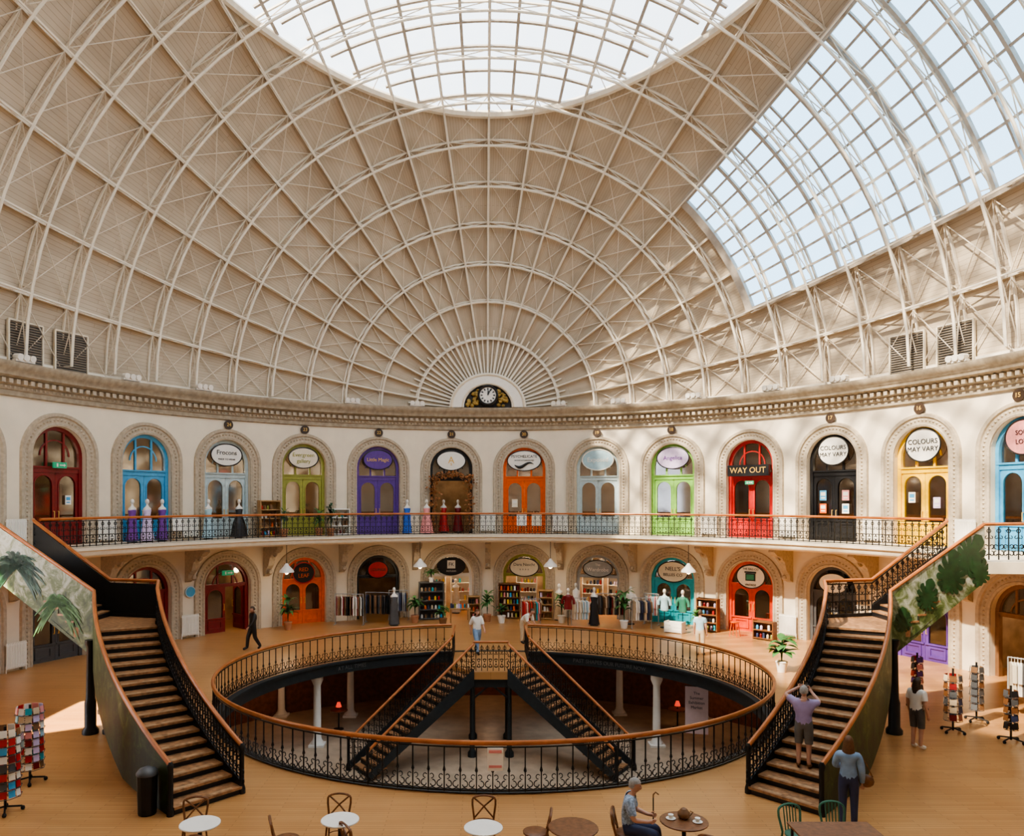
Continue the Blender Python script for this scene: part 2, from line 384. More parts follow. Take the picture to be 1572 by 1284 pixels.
for j in range(20):
    m=MB(); p0,p1=RD(9*j+.3),RD(9*j+8.7)
    for a,b in zip(TK[1:],TK[2:]):
        c=D((a+b)/2,(p0+p1)/2)
        if OV(c)<0 or (1<j<5 and b>TN): continue
        m.bar(D(a,p0,.12),D(b,p1,.12),.028); m.bar(D(a,p1,.16),D(b,p0,.16),.028)
    if m.v: m.build('cross_bracing',LATM,ceil)
for j in range(20):
    ph=RD(9*j+4.5); tt=[.1+.13*i/6 for i in range(7)]
    m=MB(); m.sweep([D(t,ph) for t in tt],[DN(t,ph) for t in tt],.06,.14); m.build('fan_bar',RIBM,ceil)
ORD=['first','second','third','fourth','fifth','sixth','seventh','eighth','ninth','tenth','eleventh','twelfth','thirteenth','fourteenth']
for q,t in enumerate(TK):
    pp=[RD(1+178*i/40) for i in range(41)]
    r=thing('roof_rib','white lattice arched roof rib, %s arch out from the clock'%ORD[q],'roof rib',D(t,.0),0)
    m=MB(); m.sweep([D(t,p,.02) for p in pp],[DN(t,p) for p in pp],.06,.10); m.build('outer_chord',RIBM,r,False,True)
    m=MB(); m.tube([D(t,p,RI) for p in pp],.056,6); m.build('inner_chord',RIBM,r,True,True)
    m=MB()
    for i in range(20):
        p0,p1=RD(1+178*i/20),RD(1+178*(i+1)/20)
        m.bar(D(t,p1,.05),D(t,p1,RI),.034,.034,(0,1,0))
        m.bar(D(t,p0,.05),D(t,p1,RI),.028,.028,(0,1,0)); m.bar(D(t,p0,RI),D(t,p1,.05),.028,.028,(0,1,0))
    m.build('lattice_bracing',LATM,r,False,True)
w1=g1.build('window_1',SKYG); tag(w1,'large oval skylight of white glass at the crown of the dome','skylight',None,'structure')
m=MB(); pts=[]
for i in range(96):
    a=2*pi*i/96; x,y=AX*cos(a),AY*sin(a); pts.append(V((x,YC+y,H0+HD*sqrt(max(0,1-(x/A)**2-(y/B)**2))-.12)))
m.tube(pts,.17,6,True); m.build('skylight_frame',RIBM,w1)
def bars(tp_list,w,h):
    m=MB()
    for L in tp_list:
        run=[]
        for t,p in L+[(None,None)]:
            if t is not None and OV(D(t,p))<0: run.append((t,p))
            else:
                if len(run)>1: m.sweep([D(*q) for q in run],[DN(*q) for q in run],w,h)
                run=[]
    return m
mer=[[(.7+1.8*i/60,RD(4.5*j)) for i in range(61)] for j in range(7,34)]
bars(mer,.12,.18).build('glazing_bar',BARM,w1)
par=[[(.72+.0505*k,RD(20+140*i/60)) for i in range(61)] for k in range(0,34)]
bars(par,.085,.13).build('cross_bar',BARM,w1)
w2=g2.build('window_2',NORG); tag(w2,'big curved north light of clear panes on the right side of the dome','skylight',None,'structure')
m=MB()
for j in range(6,16):
    tt=[TN+(pi-2*TN)*i/50 for i in range(51)]; ph=RD(3*j); big=j in(6,15)
    m.sweep([D(t,ph) for t in tt],[DN(t,ph) for t in tt],.24 if big else .09,.25 if big else .12)
n=30
for i in range(n+1):
    t=TN+(pi-2*TN)*i/n; pp=[PL+(PH-PL)*k/12 for k in range(13)]; big=i in(0,n); mid=i%2==0
    m.sweep([D(t,p) for p in pp],[DN(t,p) for p in pp],.32 if big else .13 if mid else .08,.3 if big else .16 if mid else .1)
m.build('glazing_bars',BARM,w2)
# ---------------------------------------------------------------- cornice, balcony
sl=[PER*i/256-PER/2 for i in range(257)]
m=MB(); m.strip([[E(s,o,z) for s in sl] for o,z in ((0,9.62),(.1,9.66),(.1,9.82),(.16,9.86),(.16,10.0),(.26,10.04),(.26,10.2),(.5,10.3),(.52,10.42),(.62,10.5),(.72,10.66),(.72,10.74),(0,10.8))])
cor=struct('trim_2',m,CORN,'moulded stone cornice running round the hall below the dome','cornice',True)
m=MB(); nd=420
for i in range(nd):
    s=-PER/2+PER*i/nd; m.box(E(s,.32,10.12),(.15,.14,.15),rzat(s))
m.build('dentils',TRIM,cor)
m=MB()
for i in range(360):
    s=-31+62*i/360; m.sph(E(s,.15,9.93),.06,5,3)
m.build('beading',TRIM,cor)
m=MB(); m.strip([[E(s,o,z) for s in sl] for o,z in ((0,3.92),(1.9,3.92),(1.95,3.98),(2.2,4.0),(2.24,4.06),(2.24,4.16),(2.32,4.2),(2.32,4.3),(0,4.3))])
bal=struct('floor_balcony',m,CREAM,'cream balcony running round the hall at upper shop level','balcony',True)
cm=MB()
prof=[(0,0),(-1.5,0),(-1.55,-.12),(-1.3,-.3),(-.95,-.38),(-.7,-.6),(-.55,-.95),(-.3,-1.15),(-.25,-1.4),(0,-1.5)]
n=len(prof); cm.add([(-.14,y,z) for y,z in prof]+[(.14,y,z) for y,z in prof],[list(range(n)),list(range(n,2*n))[::-1]]+[[i,i+n,(i+1)%n+n,(i+1)%n] for i in range(n)])
cm.tube([(0,-.95-.2*cos(g),-.3-.2*sin(g)) for g in [i*pi/5 for i in range(11)]],.05,5); cm.lathe([(.02,-.1),(.12,0),(.1,.1),(.02,.16)],(0,-.5,-1.3),8)
cme=cm.mesh('corbel',TRIM)
for k in range(-8,10):
    s=k*PITCH; inst('corbel',cme,TRIM,bal,E(s,0,3.92),rzat(s))
# ---------------------------------------------------------------- railings
def scroll(cx,cz,r,a0,a1,n=9): return [(cx+r*(1-.5*i/n)*cos(a0+(a1-a0)*i/n),0,cz+r*(1-.5*i/n)*sin(a0+(a1-a0)*i/n)) for i in range(n+1)]
b1=MB(); b1.box((0,0,.5),(.024,.024,.9)); b1.lathe([(.004,.42),(.035,.48),(.004,.6)],n=5)
for sg in(-1,1):
    b1.tube(scroll(sg*.085,.2,.08,pi/2,pi/2-sg*4.6),.013,4); b1.tube(scroll(sg*.06,.36,.06,-pi/2,-pi/2+sg*4.2),.011,4)
b1.tube([(-.16,0,.1),(-.08,0,.13),(0,0,.1),(.08,0,.13),(.16,0,.1)],.011,4)
BAL1=b1.mesh('baluster',IRON)
b2=MB(); b2.box((0,0,.5),(.026,.026,.9))
for sg in(-1,1):
    b2.tube(scroll(sg*.075,.22,.075,pi/2,pi/2-sg*4.6),.016,4); b2.tube(scroll(sg*.075,.42,.07,-pi/2,-pi/2+sg*4.6),.015,4); b2.tube(scroll(sg*.06,.66,.05,pi/2,pi/2-sg*4.6),.012,4)
b2.tube([(.055*cos(g),0,.84+.055*sin(g)) for g in [2*pi*i/8 for i in range(8)]],.013,4,True)
BAL2=b2.mesh('baluster',IRON)
def resample(path,pitch):
    out=[]; L=0; nx=pitch/2
    for a,b in zip(path,path[1:]):
        d=(b-a).length
        while nx<=L+d:
            out.append((a.lerp(b,(nx-L)/d),atan2(b.y-a.y,b.x-a.x))); nx+=pitch
        L+=d
    return out
CAMP=V((CX,0,CZ))
def railing(root,path,pitch,bm,maxpart=100,h=1.05,hr=.05,closed=False,handm=COPPER):
    path=[V(p) for p in path]; o=root.location
    m=MB(); m.tube([p+V((0,0,h)) for p in path],hr,8,closed); m.build('handrail',handm,root,True,True)
    m=MB(); m.tube([p+V((0,0,h-.09)) for p in path],.018,4,closed); m.tube([p+V((0,0,.08)) for p in path],.02,4,closed); m.build('rail_bar',IRON,root,False,True)
    bs=resample(path+([path[0]] if closed else []),pitch); bs.sort(key=lambda q:(q[0]-CAMP).length)
    for P,a in bs[:maxpart]: inst('baluster',bm,IRON,root,P-o,a)
    if len(bs)>maxpart:
        m=MB(); vs=[v.co.copy() for v in bm.vertices]; fs=[list(p.vertices) for p in bm.polygons]
        for P,a in bs[maxpart:]:
            R=Matrix.Rotation(a,3,'Z'); m.add([R@v+P for v in vs],fs)
        m.build('balusters',IRON,root,False,True)['kind']='stuff'
    return root
path=[E(s,2.22,ZB) for s in [-30+60*i/160 for i in range(161)]]; path=[p for p in path if p.y>25.2]
r=thing('balcony_railing','ornate black iron railing with wooden handrail along the upper balcony','railing',path[0])
railing(r,path,.27,BAL2,100)
al2=[.19+(2*pi-.38)*i/140 for i in range(141)]
r=thing('ring_railing','black scrolled iron railing with copper handrail circling the floor opening','railing',ring(pi))
railing(r,[ring(a,.12) for a in al2],.33,BAL1,100)
# ---------------------------------------------------------------- big stairs
def big_stair(sg):
    side='left' if sg<0 else 'right'
    X=lambda x,y,z=0: V((sg*x-.05*(1-sg),y,z))
    root=thing('staircase','dark iron staircase on the %s with outer panel painted with %s'%(side,'palm fronds' if sg<0 else 'big split leaves'),'staircase',X(5.6,15.1))
    B0,B1=V((5.6,15.1)),V((9.6,20.3)); dv=B1-B0; pu=V((dv.y,-dv.x)).normalized(); n=17; ZL=2.65; rise=ZL/n; BOW=.33
    def Pc(u): return B0+dv*u+pu*(BOW*4*u*(1-u))
    def edge(u,k):
        t=dv+pu*(BOW*4*(1-2*u)); q=V((t.y,-t.x)).normalized(); return Pc(u)+q*k
    W=.72
    rs=MB()
    def tread(a,b,c,d,z):
        m=MB(); m.hexa([X(*a,z-.05),X(*b,z-.05),X(*c,z-.05),X(*d,z-.05),X(*a,z),X(*b,z),X(*c,z),X(*d,z)]); t=m.build('tread',TREAD,root,False,True)
        m=MB()
        f=lambda u,v: X(*(a.lerp(b,u).lerp(d.lerp(c,u),v)),z+.004)
        for u0,u1 in((.12,.46),(.54,.88)): m.add([f(u0,.1),f(u1,.1),f(u1,.3),f(u0,.3)],[(0,1,2,3)])
        i=m.build('painted_slot_light',SLOTLIGHT,root,False,True); i.parent=t  # flat pale strips, painted light of the slots rather than a set-in material
    for i in range(n):
        u0,u1=i/n-.008,(i+1)/n+.004; z=rise*(i+1)
        tread(edge(u0,-W),edge(u0,W),edge(u1,W),edge(u1,-W),z)
        a,b=edge(i/n,-W),edge(i/n,W); rs.panel(X(*a),X(*b),z-rise,z-.04,z-rise,z-.04,.02)
    A_,Bq=edge(1,-W),edge(1,W); C_=V((10.9,20.12)); Dq=V((10.9,22.1)); Eq=V((9.35,21.7)); T1,T2=V((13.4,21.)),V((13.6,23.))
    m=MB(); m.slab([tuple(X(*p)[:2]) for p in (A_,Bq,C_,Dq,Eq)],ZL-.25,ZL); m.build('landing',TREAD,root,False,True)
    n2=10; r2=(ZB-ZL)/n2
    for i in range(n2-1):
        u0,u1=i/n2,(i+1.12)/n2; a0,a1=C_.lerp(T1,u0),C_.lerp(T1,u1); b0,b1=Dq.lerp(T2,u0),Dq.lerp(T2,u1); z=ZL+r2*(i+1)
        tread(a0,b0,b1,a1,z)
        rs.panel(X(*a0),X(*b0),z-r2,z-.04,z-r2,z-.04,.02)
    rs.build('risers',BLACK,root,False,True)
    us=[i/12 for i in range(13)]
    m=MB(); m.strip([[X(*edge(u,-W),max(-.0,ZL*u-.32)) for u in us],[X(*edge(u,W),max(0,ZL*u-.32)) for u in us]]); m.add([X(*C_,ZL-.3),X(*T1,ZB-.35),X(*T2,ZB-.35),X(*Dq,ZL-.3)],[(0,1,2,3)]); m.build('soffit',BLACK,root,False,True)
    m=MB(); mp=MB(); ml=MB()
    lo=lambda u,k: ZL*u-k*min(1,3*u)
    for u,v in zip(us,us[1:]):
        a,b=edge(u,-W-.03),edge(v,-W-.03); m.panel(X(*a),X(*b),lo(u,.4),ZL*u+.24,lo(v,.4),ZL*v+.24,.05)
        a,b=edge(u,W+.05),edge(v,W+.05); mp.panel(X(*a),X(*b),lo(u,.75),ZL*u+.93,lo(v,.75),ZL*v+.93,.05)
        a,b=edge(u,W),edge(v,W); ml.panel(X(*a),X(*b),lo(u,.4),ZL*u+.9,lo(v,.4),ZL*v+.9,.02)
    o1=edge(1,W+.05)
    mp.panel(X(*o1),X(*T1),ZL-.75,ZL+.95,ZB-.55,ZB+.95,.05)
    m.panel(X(*Dq),X(*T2),ZL-.35,ZL+.3,ZB-.4,ZB+.3,.05); m.panel(X(*A_),X(*Eq),ZL-.3,ZL+.1,ZL-.3,ZL+.1,.05); m.panel(X(*Eq),X(*Dq),ZL-.3,ZL+.1,ZL-.3,ZL+.1,.05)
    if sg<0: m.panel(X(*Dq),X(*T2),ZL,ZL+.95,ZB,ZB+.95,.03); m.panel(X(*Eq),X(*Dq),ZL,ZL+.95,ZL,ZL+.95,.03)  # dark sheets behind the left balusters only, standing in for shade
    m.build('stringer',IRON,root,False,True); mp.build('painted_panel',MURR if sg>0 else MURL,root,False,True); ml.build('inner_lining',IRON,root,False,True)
    inn=[X(*edge(u,-W-.03),ZL*u) for u in us]; out=[X(*edge(u,W+.05),ZL*u) for u in us]
    m=MB(); m.tube([p+V((0,0,.97)) for p in inn]+[X(*Eq,ZL+1.05),X(*Dq,ZL+1.05),X(*T2,ZB+1.05),X(14.95,25.25,ZB+1.05)],.05,8); m.build('handrail',COPPER,root,True,True)
    m=MB(); m.tube([p+V((0,0,.97)) for p in out]+[X(*T1,ZB+1.02),X(15.75,21,ZB+1.05)],.05,8); m.build('handrail',COPPER,root,True,True)
    m=MB(); m.tube([p+V((0,0,.88)) for p in inn]+[X(*Eq,ZL+.95),X(*Dq,ZL+.95),X(*T2,ZB+.95)],.02,4); m.build('rail_bar',IRON,root,True,True)
    for P,a in resample(inn,.15)+resample([X(*A_,ZL),X(*Eq,ZL),X(*Dq,ZL),X(*T2,ZB),X(14.95,25.25,ZB)],.22)+resample([X(*T1,ZB),X(15.75,21,ZB)],.27): inst('baluster',BAL2,IRON,root,P-root.location,a)
    m=MB(); m.slab([tuple(X(*p)[:2]) for p in (T1,(16.2,20.7),(15.5,25.5),T2)],3.97,ZB-.005); m.build('bridge_slab',CREAM,root,False,True)
    for x,y in ((10.25,19.7),(9.75,19.75),(10.8,21.6)):
        m=MB(); m.lathe([(.2,0),(.2,.1),(.14,.18),(.14,.8),(.11,.9),(.085,2.2),(.13,2.3),(.13,2.4)],X(x,y),12); m.build('iron_post',IRON,root,True,True)
    for p in (inn[0],out[0]):
        m=MB(); m.lathe([(.07,0),(.07,.1),(.045,.2),(.045,.85),(.07,.95),(.03,1.02)],p,8); m.build('newel',IRON,root,True,True)
    p0,p1=X(*o1),X(*T1); dd=(p1-p0); dd.z=0; nn=V((dd.y,-dd.x,0)).normalized()*.04
    if nn.y>0: nn=-nn
    ux=dd.normalized()
    if ux.x<0: ux=-ux
    def leaf(u,z,r,ang,mt,nl=7,k=1.):
        m=MB(); o=p0+dd*u+nn*k; o.z=0; pts=[]; K=140
        for i in range(K):
            g=2*pi*i/K; h=abs(((g/pi+1)%2)-1)
            rr=r*(.72+.42*h**3-.28*(1-h)**6); fr=(h*nl)%1
            if .12<h<.9 and fr<.18: rr*=.6
            elif .12<h<.9: rr*=.9+.1*sin(pi*(fr-.18)/.82)
            pts.append(o+ux*(rr*cos(g+ang)*.95)+V((0,0,z+rr*sin(g+ang))))
        m.add(pts+[o+V((0,0,z))],[(i,(i+1)%K,K) for i in range(K)]); m.build('leaf_print',mt,root,False,True)
    def palm(u,z,r,nb,mt,droop):
        m=MB(); o=p0+dd*u+nn; o.z=0
        for i in range(nb):
            g=-.5+(pi+1.)*i/(nb-1)+random.uniform(-.08,.08); L=r*random.uniform(.75,1.1); r1=[];r2=[]
            for k in range(7):
                q=k/6; c=V((cos(g)*L*q,sin(g)*L*q-droop*L*q*q)); d=V((cos(g),sin(g)-2*droop*q)).normalized(); w=.055*r*sin(pi*(.08+.9*q))+.004
                r1.append(o+ux*(c.x-d.y*w)+V((0,0,z+c.y+d.x*w))); r2.append(o+ux*(c.x+d.y*w)+V((0,0,z+c.y-d.x*w)))
            m.strip([r1,r2])
        m.build('leaf_print',mt,root,False,True)
    if sg>0: leaf(.82,4.36,.72,-2.2,GREEN2); leaf(.62,3.86,.72,-1.75,GREEN2,7,1.1); leaf(.95,3.95,.52,-1.2,GREEN2,6,1.2); leaf(.36,3.35,.52,-1.9,GREEN2,6,1.1); leaf(.12,2.75,.4,-1.5,GREEN2,6,1.2)
    else: palm(.80,4.15,1.0,40,GREEN2,.55); palm(.36,3.2,.8,34,GREEN,.7)
big_stair(1); big_stair(-1)
# ---------------------------------------------------------------- basement stair
bs=thing('basement_staircase','twin flight dark iron stair descending from the far edge into the basement','staircase',(0,27,-3))
m=MB(); m.slab([(-1.4,27.87),(-.6,26.73),(.6,26.73),(1.4,27.87),(1.4,30.45),(-1.4,30.45)],-.25,.01); m.build('landing',FLOOR,bs,False,True)
for sg in(-1,1):
    T0,Bt=V((1.,27.3)),V((4.35,25.)); d=(Bt-T0).normalized(); pn=V((-d.y,d.x))*.68; n=17; L=(Bt-T0).length; go=L/n; ri=3/n
    X=lambda p,z: V((sg*p[0],p[1],z))
    rs=MB()
    for i in range(1,n):
        c=T0+d*(go*(i-1)); e=c+d*(go+.04); z=-ri*i
        m=MB(); m.hexa([X(c-pn,z-.05),X(c+pn,z-.05),X(e+pn,z-.05),X(e-pn,z-.05),X(c-pn,z),X(c+pn,z),X(e+pn,z),X(e-pn,z)]); m.build('tread',TREAD,bs,False,True)
        rs.panel(X(e-pn,0),X(e+pn,0),z-ri,z-.05,z-ri,z-.05,.02)
    rs.build('risers',DKSTEEL,bs,False,True)
    for q in(-1.05,1.05):
        m=MB(); m.panel(X(T0+pn*q,0),X(Bt+pn*q,0),-.45,.12,-3,-2.75,.06); m.build('stringer',DKSTEEL,bs,False,True)
        pa=[X(T0+pn*q,0.),X(Bt+pn*q,-3.)]
        m=MB(); m.tube([p+V((0,0,1.)) for p in pa],.045,8); m.build('handrail',COPPER,bs,True,True)
        for P,a in resample(pa,.25): inst('baluster',BAL2,IRON,bs,P-bs.location,a)
        m=MB(); m.lathe([(.09,0),(.09,.15),(.05,.25),(.05,1.0),(.08,1.1),(.02,1.2)],X(Bt+pn*q,-3),8); m.build('newel',IRON,bs,True,True)
for pa in ([V((-.62,26.75,0)),V((.62,26.75,0))],[V((-1.38,27.9,0)),V((-1.38,30.3,0))],[V((1.38,27.9,0)),V((1.38,30.3,0))]):
    m=MB(); m.tube([p+V((0,0,1.05)) for p in pa],.045,8); m.build('handrail',COPPER,bs,True,True)
    for P,a in resample(pa,.2): inst('baluster',BAL2,IRON,bs,P-bs.location,a)
for x in(-.65,.65):
    for y in(26.95,29.):
        m=MB(); m.lathe([(.16,0),(.16,.15),(.09,.25),(.08,2.4),(.14,2.5),(.14,2.76)],(x,y,-3),10); m.build('iron_post',DKSTEEL,bs,True,True)
m=MB(); m.bar((-1,26.9,-.4),(1,26.9,-.4),.12,.3); m.bar((-.65,26.95,-1.),(0,26.95,-.45),.06); m.bar((.65,26.95,-1.),(0,26.95,-.45),.06); m.build('trestle_beam',DKSTEEL,bs,False,True)
# ---------------------------------------------------------------- doors
def surround(zc):
    m=MB(); m.strip([[(x,y-x*x/34,z) for x,z in arch(r,zc,24)] for r,y in ((1.1,.02),(1.11,-.05),(1.18,-.07),(1.22,-.03),(1.44,-.03),(1.47,-.09),(1.58,-.1),(1.62,.06))])
    L=2*zc+pi*1.33; nb=int(L/.15)
    for i in range(nb):
        q=L*(i+.5)/nb
        if q<zc: x,z=-1.33,q
        elif q<zc+pi*1.33: g=(q-zc)/1.33; x,z=-1.33*cos(g),zc+1.33*sin(g)
        else: x,z=1.33,L-q
        m.octa((x,-.03-x*x/34,z),.062)
    return m.mesh('surround',TRIM,False)
def fr_mesh(zc,lh,th):
    m=MB(); m.plate(arch(1.1,zc,20),arch(.96,zc,20),.16,.32)
    m.box((0,.25,lh+th/2),(2.0,.12,th)); m.box((0,.24,lh+th),(2.1,.2,.06))
    z0=lh+th
    for x in(-.36,.36):
        zt=zc+sqrt(.99**2-x*x); m.box((x,.26,(z0+zt)/2),(.08,.08,zt-z0))
    m.tube([(-.6*cos(pi*i/12),.26,zc+.6*sin(pi*i/12)) for i in range(13)],.035,4)
    return m.mesh('frame',WHITE)
def fan_mesh(zc,z0): m=MB(); m.prism([(x,z) for x,z in arch(1.0,zc,20,z0)],.27,.28); return m.mesh('fanlight',DGL)
def leaf_mesh(h):
    m=MB(); zt=h*.32; zc=h-.46
    inn=arch(.35,zc,16,zt); o=[]
    for x,z in inn:
        if z<=zc: o.append((-.485 if x<0 else .485,z))
        else:
            g=atan2(z-zc,x); k=min(.485/max(abs(cos(g)),1e-6),(h-zc)/max(sin(g),1e-6)); o.append((k*cos(g),zc+k*sin(g)))
    m.plate(o,inn,.225,.295)
    for x in(-.455,.455): m.box((x,.26,h/2),(.06,.072,h))
    m.box((0,.26,h-.04),(.97,.072,.08)); m.box((0,.26,zt/2),(.97,.07,zt))
    m.plate([(-.34,.13),(-.34,zt-.1),(.34,zt-.1),(.34,.13)],[(-.26,.21),(-.26,zt-.18),(.26,zt-.18),(.26,.21)],.19,.25); m.box((0,.21,.17),(.68,.05,.08)); m.box((0,.21,zt-.03),(.94,.08,.06))
    m.plate(arch(.39,zc,12,zt),arch(.35,zc,12,zt),.2,.25)
    return m.mesh('door_leaf',WHITE)
def pane_mesh(h): m=MB(); m.prism(arch(.36,h-.46,10,h*.32),.255,.262); return m.mesh('pane',DGL)
hm=MB(); hm.tube([(0,.2,1.0),(0,.14,1.0),(0,.14,1.28),(0,.2,1.28)],.015,5); HAND=hm.mesh('handle',GOLD)
LV={0:(ZG,2.05,.12),1:(ZU,2.72,.2)}
SUR={q:surround(LV[q][0]) for q in LV}; FRM={q:fr_mesh(*LV[q]) for q in LV}; FAN={q:fan_mesh(LV[q][0],LV[q][1]+LV[q][2]) for q in LV}; LEAF={q:leaf_mesh(LV[q][1]) for q in LV}; PAN={q:pane_mesh(LV[q][1]) for q in LV}
dn=[0]
def door(k,lv,cm,label,leaves=1):
    dn[0]+=1; s=(k+.5)*PITCH; P=E(s,0,ZB if lv else 0); r=thing('door_%d'%dn[0],label,'door',P,rzat(s),None,'structure')
    inst('surround',SUR[lv],TRIM,r); inst('frame',FRM[lv],cm,r); inst('fanlight',FAN[lv],DGL,r)
    if leaves:
        for x in(-.49,.49):
            l=inst('door_leaf',LEAF[lv],cm,r,(x,0,0)) if leaves==1 or (leaves==2 and x<0) else inst('door_leaf',LEAF[lv],cm,r,(-.69 if x<0 else .69,.8,0),pi/2 if x<0 else -pi/2)
            inst('pane',PAN[lv],DGL,l); inst('handle',HAND,GOLD,l,(-.4 if x>0 else .4,0,0))
    return r
def ell(w,h,n=36): return [(w/2*cos(2*pi*i/n),h/2*sin(2*pi*i/n)) for i in range(n)]
def sign(k,lv,cm,w,h,lines,tm,label,rim=None,dz=.42):
    s=(k+.5)*PITCH; zc=LV[lv][0]; P=E(s,-.08,(ZB if lv else 0)+zc+dz); r=thing('shop_sign',label,'sign',P,rzat(s))
    m=MB(); m.prism(ell(w,h),0,.05); b=m.build('board',cm,r)
    m=MB(); m.tube([(x,0,z) for x,z in ell(w,h)],.028,5,True); m.build('rim',rim or BLACK,r)
    for tx,sz,z in lines: inst('lettering',text_mesh(tx,sz),tm,b,(0,-.012,z))
    return r
DN_={-4:'grey door with black gown',-3:'olive green upper door',-2:'purple upper door',-1:'garlanded black upper shopfront',0:'orange upper door',1:'grey door right of orange',2:'lime green upper door',4:'black upper door',5:'yellow upper door',6:'blue door at right edge'}
def number(k,tx):
    s=(k+.5)*PITCH; P=E(s,.1,9.42); r=thing('number_plaque','round dark number plaque above the arch of the '+DN_[k],'plaque',P,rzat(s))
    m=MB(); m.prism(ell(.42,.42,20),-.03,.02); b=m.build('disc',PLAQ,r); inst('lettering',text_mesh(tx,.22),GOLD,b,(0,-.045,0))
UPD=[(-7,GREY,'grey arched upper door at the far left edge'),(-6,MAROON,'dark red panelled double door at the left end of the balcony'),(-5,BLUE,'bright blue double door behind the purple gowns'),(-4,PGREY,'pale blue grey double door behind the black gown'),
(-3,OLIVE,'olive green double door between display cabinets'),(-2,PURP,'purple double door on the upper balcony'),(-1,BLACK,'black framed upper shopfront wreathed with brown garland'),(0,ORANGE,'orange double door on the upper balcony right of the clock'),
(1,PGREY,'pale blue grey double door right of the orange upper door'),(2,LIME,'lime green double door on the upper balcony'),(3,RED,'red double door under the way out box sign'),(4,BLACK,'black double door on the upper balcony beside the way out door'),
(5,YEL,'bright yellow double door on the upper balcony'),(6,BLUE,'blue door at the right edge of the upper balcony')]
for k,c,l in UPD: door(k,1,c,l,int(k!=-1))
GRD=[(-7,BROWN,'brown ground floor door behind the left staircase',1),(-6,DGREY,'dark grey ground floor door beneath the left staircase',1),(-5,MAROON,'dark red ground floor door just right of the left staircase',1),(-4,MAROON,'half open maroon ground floor doorway under green exit sign',2),(-3,ORANGE,'orange ground floor double door with potted plant',1),
(-2,BLACK,'black open ground floor shopfront with clothes rails',0),(-1,WHITE,'white framed ground floor shopfront under round black sign',0),(0,OLIVE,'olive framed ground floor shopfront with bookcases',0),(1,GREY,'grey framed open ground floor shopfront with white interior',0),
(2,TEAL,'teal ground floor double door behind two mannequins',1),(3,REDOR,'red orange ground floor double door left of right staircase',1),(4,DGREY,'dark ground floor door beside right staircase',1),(5,PURP,'purple ground floor door behind the right staircase',1),(6,BROWN,'brown ground floor shopfront at the right edge',0),(7,BROWN,'brown ground floor door beyond the right edge',1)]
for k,c,l,o in GRD: door(k,0,c,l,o)
sign(-4,1,WHITE,1.5,1.0,[('Frocons',.3,.1),('MADE TO WEAR',.11,-.2)],BLACK,'white oval sign over the grey door behind the black gown')
sign(-3,1,CREAM,1.5,1.0,[('Evergreen',.27,.14),('gallery',.27,-.16)],OLIVE,'cream oval sign over the olive green door')
sign(-2,1,PURP,1.5,1.0,[('Little Magic',.25,0)],GOLD,'purple oval sign over the purple door')
sign(-1,1,WHITE,1.5,1.0,[('A',.5,.02),('s',.3,-.15)],GOLD,'white oval sign over the garlanded upper shopfront')
q=sign(0,1,WHITE,1.75,1.05,[('PSYCHELICATE',.2,.22),('BOOKS & CURIOSITIES',.1,.02)],BLACK,'white oval sign with black swoosh over the orange upper door')
m=MB(); m.tube([(-.5+i*.1,-.02,-.22-.12*sin(i*.6)) for i in range(11)],[.02,.05,.08,.09,.09,.08,.07,.06,.05,.03,.01],6); m.build('swoosh',BLACK,q)
sign(1,1,PBLUE,1.6,1.05,[('Exposed',.32,0)],WHITE,'pale blue oval sign with white script',WHITE)
sign(2,1,LILAC,1.6,1.05,[('Angelica',.28,0)],DPURP,'lilac oval sign over the lime green door')
sign(4,1,WHITE,1.35,1.2,[('COLOURS',.25,.12),('MAY VARY',.25,-.16)],BLACK,'round white sign over the black upper door')
sign(5,1,WHITE,1.4,1.25,[('COLOURS',.26,.12),('MAY VARY',.26,-.16)],BLACK,'round white sign over the yellow upper door')
sign(6,1,PINK,1.3,1.15,[('SOUL',.22,.15),('LOVE',.22,-.15)],BLACK,'pink sign over the blue door at the right edge')
sign(-3,0,BLACK,1.1,1.0,[('RED',.26,.16),('LEAF',.26,-.14)],ORANGE,'black round sign with orange red lettering over the orange ground floor door',RED,.35)
sign(-2,0,RED,1.05,.85,[('LOUNGE',.2,0)],BLACK,'red oval sign over the black open shopfront',None,.35)
sign(0,0,CREAM,1.5,.95,[('Dara Nascht',.22,.14),('* * * *',.2,-.15)],BLACK,'cream oval sign over the olive ground floor shopfront',None,.4)
sign(1,0,GREY,1.5,.85,[('The',.16,.2),('Wardrobe',.26,-.05)],WHITE,'grey oval sign reading in white over the grey shopfront',None,.4)
sign(2,0,CREAM,1.5,1.0,[("NELL'S",.26,.14),('BELLES CO',.2,-.15)],BLACK,'cream oval sign over the teal door',None,.4)
q=sign(3,0,WHITE,1.35,1.05,[('THE BAG CO',.13,.34),('VINTAGE',.13,-.38)],BLACK,'white oval sign with dark box emblem over red orange door',None,.4)
m=MB(); m.box((0,-.02,-.02),(.46,.03,.34)); m.box((0,-.03,.2),(.54,.03,.07)); m.build('emblem',BLACK,q); m=MB(); m.box((0,-.045,-.02),(.36,.02,.24)); m.build('emblem_front',SEAFOAM,q)
sign(4,0,WHITE,1.3,.85,[('Records',.25,0)],BLACK,'white oval sign partly behind the right staircase',None,.4)
s=-.5*PITCH; r=thing('shop_sign','black oval sign with white square emblem over the white framed shopfront','sign',E(s,-.08,ZG+.45),rzat(s))
